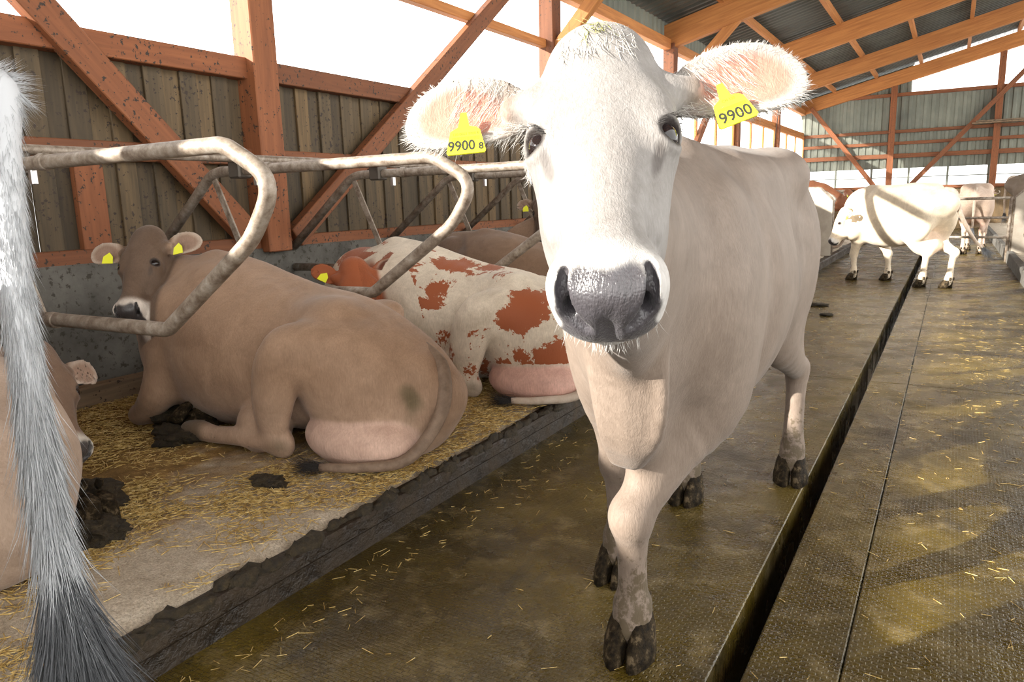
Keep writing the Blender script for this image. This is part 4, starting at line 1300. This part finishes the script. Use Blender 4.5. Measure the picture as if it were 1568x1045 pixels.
# ================================================================== standing cows further down the alley
def make_standing(label, origin, yaw, feet, head, coat_c, h, sc, tailpts=None, udder=False, colfn=None, tags=True, neck=None):
    b = np.asarray(origin, float); root = empty('cow', tuple(b)); T = Frame(b, yaw, sc); S = Sculpt()
    ft = feet if feet is not None else [T(.62, .15, 0), T(.55, -.15, 0), T(-.62, .15, 0), T(-.55, -.15, 0)]
    standing(S, T, ft, udder=udder)
    S.tube([T(.50, 0, 1.06), T(.76, 0, 1.10), head.L(.20, 0, -.25), head.L(.10, 0, -.13)], [(.18 * sc, .29 * sc), (.14 * sc, .25 * sc), (.105 * sc, .165 * sc), (.082 * sc, .10 * sc)], T.Y, .07, 4)
    S.tube([head.L(.27, 0, -.22), T(.90, 0, .86), T(.85, 0, .68)], [(.03, .06), (.05, .10), (.06, .10)], T.Y, .07, 3)
    head.build(S, False)

    def col(p):
        x, y, z = T.inv(p); c = np.tile(np.array(coat_c, float), (len(p), 1))
        c = lerp(c, (.62, .38, .30), np.exp(-((x + .52) ** 2 / .05 + y ** 2 / .03 + (z - .6) ** 2 / .03)) * .8)
        return head.colour(p, c, pale=coat_c, earin=(.62, .38, .30))
    finish('body', S, b, h, MAT['coat_far'], col, root, dirt=lambda p: .5 * sstep(.45, .0, T.inv(p)[2]))
    head.extras(root, b, tags, None, False)
    for i, p in enumerate(ft): hoof(root, p, yaw, b, sc=1.2)
    tp_ = tailpts(T) if tailpts else [T(-.80, 0, 1.34), T(-.93, 0, 1.28), T(-.97, 0, .95), T(-.95, 0, .55)]
    pts = catmull(tp_, 6)
    sweep('tail', pts - b, np.linspace(.04 * sc, .018 * sc, len(pts)), MAT['tailskin_coat_red'], root, 8)
    tail_switch(root, b, pts[-1], pts[-1] - pts[-4], 160, .22, MAT['hair_grey'], 41, .004)
    tag(root, label, 'cow'); return root, T


of = V(-.62, 11.44, 0); yf = math.atan2(.75, -.82)
Of = at(1291, 316, 10.5)
Hf = Head(Of, at(1266, 372, 10.55) - Of, V(-.9, -.35, .5), .98, (.1, .1), (0, 0), .2, .06)
make_standing('white cow standing crosswise over the alley, its tail swung aside', of, yf, [V(-1.17, 11.72, 0), V(-.73, 11.75, 0), V(-.28, 11.06, 0), V(.02, 11.04, 0)], Hf, (.72, .62, .48), .016, .93,
              lambda T: [T(-.78, 0, 1.35), T(-.92, -.02, 1.30), T(-.97, -.10, 1.0), T(-1.0, -.30, .70), T(-1.0, -.48, .55)], True)
Oa = V(.5, 16.5, 1.2)
Ha = Head(V(.55, 18.6, 1.28), V(.1, .45, -.85), V(.1, .9, .4), .95)
make_standing('buff cow standing behind the pipe gate at the alley end', (.42, 17.4, 0), math.radians(86), None, Ha, (.52, .40, .32), .022, .93)
Hb = Head(V(3.1, 19.2, 1.28), V(.7, 0, -.7), V(.6, 0, .8), .95)
make_standing('grey brown cow standing in the right-hand row behind the partitions', (1.9, 19.2, ZP), 0.0, None, Hb, (.20, .16, .125), .022, .97, tags=False)
Hc = Head(V(-1.9, 17.1, 1.33), V(.55, -.1, -.65), V(.7, -.2, .5), .95)
make_standing('reddish brown cow standing in the left row beyond the white cow', (-3.15, 17.4, ZP), math.radians(-6), None, Hc, (.30, .12, .06), .022, .93)
Hd = Head(V(1.25, 13.15, .80), V(-.35, -.25, -.5), V(-.7, -.4, .5), .95)
make_lying('pinkish white cow lying in the right-hand row', (2.05, 13.3, ZP), math.pi, Hd, 'coat_far', ((.6, .45, .38),) * 3 + ((.66, .5, .42), (.5, .3, .26), (.65, .5, .44), (.5, .3, .25), (.6, .5, .45)), .024, fine=False)
He = Head(V(-3.6, 15.5, 1.0), V(.1, -.4, -.7), V(.2, -.9, .3), .95)
make_lying('dark brown cow lying in the left row behind the white cow', (-2.72, 15.7, ZP), math.pi, He, 'coat_far', DK, .024, fine=False, tags=False)

# ================================================================== bedding straw, muck and the far fittings
def straws(name, pts, yaw, L, w, parent, lift=.004):
    r = np.random.default_rng(len(pts)); n = len(pts)
    pitch = r.normal(size=n) * .12
    d = np.stack([np.cos(yaw) * np.cos(pitch), np.sin(yaw) * np.cos(pitch), np.sin(pitch)], 1)
    sd = np.stack([-np.sin(yaw), np.cos(yaw), np.zeros(n)], 1); up = np.cross(d, sd)
    vs = []
    for e in (-.5, .5):
        for a in (0, 2.094, 4.189): vs.append(pts + d * (L * e)[:, None] + (np.cos(a) * sd + np.sin(a) * up) * (w * .5)[:, None])
    v = np.stack(vs, 1).reshape(-1, 3); v[:, 2] += lift
    b = (np.arange(n) * 6)[:, None]
    q = np.concatenate([b + np.array([[0, 1, 4, 3]]), b + np.array([[1, 2, 5, 4]]), b + np.array([[2, 0, 3, 5]])])
    me = bpy.data.meshes.new(name); me.vertices.add(len(v)); me.vertices.foreach_set('co', v.astype(np.float32).ravel())
    me.loops.add(q.size); me.loops.foreach_set('vertex_index', q.astype(np.int32).ravel())
    me.polygons.add(len(q)); me.polygons.foreach_set('loop_start', np.arange(0, q.size, 4, dtype=np.int32)); me.update(calc_edges=True)
    o = link(name, me, MAT['straw'], parent); o['kind'] = 'stuff'; return o


r = np.random.default_rng(11)


def field2(x, y):
    return .5 + .25 * np.sin(2.3 * x + 1.7 * y + 1.0) + .2 * np.sin(5.1 * x - 3.3 * y) + .15 * np.sin(9.7 * x + 8.1 * y + 2) + .1 * np.sin(17 * y - 13 * x)


def bed_pts(n, x0, x1, y0, y1, thr):
    x = r.uniform(x0, x1, n * 3); y = r.uniform(y0, y1, n * 3); k = field2(x, y) + r.normal(size=n * 3) * .18
    m = k > thr; x, y = x[m][:n], y[m][:n]
    return np.stack([x, y, np.full(len(x), ZP)], 1)


p = np.concatenate([bed_pts(22000, -4.4, -2.2, .9, 5.5, .38), bed_pts(16000, -2.9, -1.83, .7, 5.0, .42), bed_pts(2500, -4.4, -1.82, 5.0, 9, .5)])
st = straws('straw_bedding', p, r.uniform(0, math.pi, len(p)), r.uniform(.02, .07, len(p)), r.uniform(.002, .0048, len(p)), None)
tag(st, 'loose golden straw scattered over the lying area', 'straw')
x = np.concatenate([r.uniform(-1.74, -.52, 260), r.normal(-1.66, .08, 420), r.uniform(-.38, .9, 420), r.uniform(.1, .9, 500)]); n_ = len(x)
y = r.uniform(.9, 9, n_); ok = (x > -1.76) & ((x < -.48) | (x > -.39)); x, y = x[ok], y[ok]
st = straws('straw_litter', np.stack([x, y, np.zeros(len(x))], 1), r.uniform(0, math.pi, len(x)), r.uniform(.012, .05, len(x)), r.uniform(.0015, .003, len(x)), None, .002)
tag(st, 'stray straw stalks trodden into the wet alley floor', 'straw')


def lump(name, c, rad, seed, mat, flat=.55, sub=3, parent=None, loc=None):
    bm = bmesh.new(); bmesh.ops.create_icosphere(bm, subdivisions=4, radius=1)
    rr = np.random.default_rng(seed); W_ = np.concatenate([rr.normal(size=(5, 3)) * 3.0, rr.normal(size=(5, 3)) * 9.0]); ph = rr.uniform(0, 6.28, 10)
    for v in bm.verts:
        q = np.array(v.co); k = 1 + .13 * sum(math.sin(W_[i] @ q + ph[i]) for i in range(10)) / 1.6
        q = q * k * np.asarray(rad); q[2] = max(q[2] * flat + rad[2] * flat * .8, 0); v.co = q
    me = bpy.data.meshes.new(name); bm.to_mesh(me); bm.free()
    return link(name, me, mat, parent, tuple(c), True)


# crust of trodden muck along the kerb edge
crust = []
for i in range(170):
    yy = .55 + i * .036 + r.uniform(-.02, .02)
    if r.uniform() < .8: crust.append((yy, r.uniform(.02, .055), r.uniform(.010, .026)))
bm = bmesh.new()
for yy, a, h_ in crust:
    t_ = bmesh.ops.create_icosphere(bm, subdivisions=2, radius=1)
    ph = r.uniform(0, 6.28, 3); xx = XK - .02 + r.uniform(-.03, .004)
    for v in t_['verts']:
        k = 1 + .25 * math.sin(5 * v.co.x + ph[0]) * math.sin(4 * v.co.y + ph[1])
        v.co = Vector((v.co.x * a * .55 * k + xx, v.co.y * a * 1.3 * k + yy, v.co.z * h_ * 1.5 * k + ZP - .032))
me = bpy.data.meshes.new('muck_crust'); bm.to_mesh(me); bm.free()
o = link('muck_crust', me, MAT['muck'], kerb, smooth=True); o['kind'] = 'stuff'

for nm, c, rad, sd, lb in (('manure_clump', (-3.13, 2.10, ZP), (.14, .10, .075), 1, 'dark strawy manure clump stuck around the hind foot of the brown cow'),
                           ('manure_clump', (-3.38, 2.28, ZP), (.12, .10, .10), 2, 'strawy manure clump between the forelegs of the brown cow'),
                           ('manure_clump', (-2.29, 1.92, ZP), (.075, .05, .035), 3, 'small manure clump on the bare bed near the brown cow'),
                           ('manure_clump', (-2.42, 1.30, ZP), (.09, .075, .075), 4, 'dark manure clump beside the hoof of the curled tan cow'),
                           ('manure_clump', (-2.78, 1.47, ZP), (.13, .10, .08), 5, 'low manure clump under the muzzle of the curled tan cow'),
                           ('manure_clump', (-1.25, 8.9, 0), (.13, .10, .03), 6, 'flat dung pat on the wet alley before the white cow'),
                           ('manure_clump', (-1.05, 8.2, 0), (.07, .06, .025), 7, 'small dung pat on the wet alley before the white cow')):
    tag(lump(nm, c, rad, sd, MAT['muck']), lb, 'manure')


# ---- partition slabs with bevelled top corners
def slab(lo_x, hi_x, y, z1, label, mirror=False):
    t_ = .10; w = hi_x - lo_x; c = .22
    pr = [(0, 0), (w, 0), (w, z1 - c), (w - c, z1), (0, z1)]
    if mirror: pr = [(w - a, b) for a, b in pr][::-1]
    vs = [(a, -t_ / 2, b) for a, b in pr] + [(a, t_ / 2, b) for a, b in pr]; n = len(pr)
    fs = [tuple(range(n)), tuple(range(2 * n - 1, n - 1, -1))] + [(j, n + j, n + (j + 1) % n, (j + 1) % n) for j in range(n)]
    me = mesh_from('partition_slab', vs, fs)
    bm = bmesh.new(); bm.from_mesh(me); bmesh.ops.recalc_face_normals(bm, faces=bm.faces); bm.to_mesh(me); bm.free()
    root = empty('partition_slab', (lo_x, y, ZP))
    link('panel', me, MAT['slab'], root, (0, 0, -.02))
    ed = fillet([V(w, 0, 0), V(w, 0, z1 - c - .02), V(w - c, 0, z1 - .02), V(0, 0, z1 - .02)] if not mirror else [V(0, 0, 0), V(0, 0, z1 - c - .02), V(c, 0, z1 - .02), V(w, 0, z1 - .02)], .08, 4)
    sweep('edge_pipe', ed, .03, MAT['pipe'], root, 8)
    tag(root, label, 'partition')


t_ = NT('pale_slab'); v_ = t_.world(); a_ = t_.noise(v_, 3, 5, .65); t_.base(t_.ramp(a_, [(.3, (.30, .26, .21)), (.7, (.48, .43, .36))])); t_.rough(.8); MAT['slab'] = t_.m
slab(-2.55, -1.80, 14.2, 1.18, 'pale bevelled partition slab at the kerb beside the white cow')
slab(.92, 1.9, 15.2, 1.15, 'bevelled partition slab before the gate in the right-hand row', True)
slab(.92, 1.9, 11.9, 1.15, 'bevelled partition slab nearest the kerb end in the right-hand row', True)

for k, yy in enumerate((15.0, 16.4, 18.3, 19.5)):
    rt = empty('cubicle_divider', (XW + .1, yy, ZP)); B = V(XW + .1, yy, ZP)
    pth = fillet([V(XW + .1, yy, 1.25), V(-2.25, yy, 1.27), V(-1.98, yy, 1.1), V(-2.6, yy, .78), V(XW + .1, yy, .78)], [0, .15, .15, .12, 0], 6)
    sweep('loop_pipe', pth - B, .03, MAT['pipe'], rt, 8)
    tag(rt, ['pipe divider just behind the partition slab in the left row', 'pipe divider second behind the slab in the left row', 'pipe divider third behind the slab in the left row', 'pipe divider fourth behind the slab in the left row'][k], 'divider')
for k, yy in enumerate((12.6, 14.2, 16.2, 17.4)):
    rt = empty('cubicle_divider', (3.2, yy, ZP)); B = V(3.2, yy, ZP)
    pth = fillet([V(3.3, yy, 1.3), V(1.4, yy, 1.32), V(1.12, yy, 1.1), V(1.7, yy, .8), V(3.3, yy, .8)], [0, .2, .2, .12, 0], 6)
    sweep('loop_pipe', pth - B, .03, MAT['pipe'], rt, 8)
    sweep('end_post', np.array([V(3.3, yy, ZP - .01), V(3.3, yy, .8), V(3.3, yy, 1.35)]) - B, .035, MAT['pipe'], rt, 8)
    tag(rt, ['curved pipe divider over the pinkish white cow', 'curved pipe divider beyond the pinkish white cow', 'curved pipe divider behind the second right-hand slab', 'curved pipe divider furthest back in the right-hand row'][k], 'divider')
g = empty('pipe_gate', (.4, 15.2, 0))
for z in (.42, .75, 1.08):
    sweep('gate_rail', [V(-.62, 0, z), V(0, 0, z), V(.46, 0, z)], .024, MAT['pipe'], g, 8)
for x in (-.62, .46):
    sweep('gate_stile', [V(x, 0, -.0 if x > 0 else .4), V(x, 0, .6), V(x, 0, 1.1)], .028, MAT['pipe'], g, 8)
tag(g, 'small galvanised pipe gate across the alley end by the slab', 'gate')

GROUPS = {'divider': 'pipe dividers between the lying places', 'manure': 'manure clumps and dung pats', 'partition': 'bevelled partition slabs', 'plank': 'planks on the end wall', 'cow': 'cows in the barn'}
for o in COL.objects:
    if o.parent is None and o.get('category') in GROUPS: o['group'] = GROUPS[o['category']]
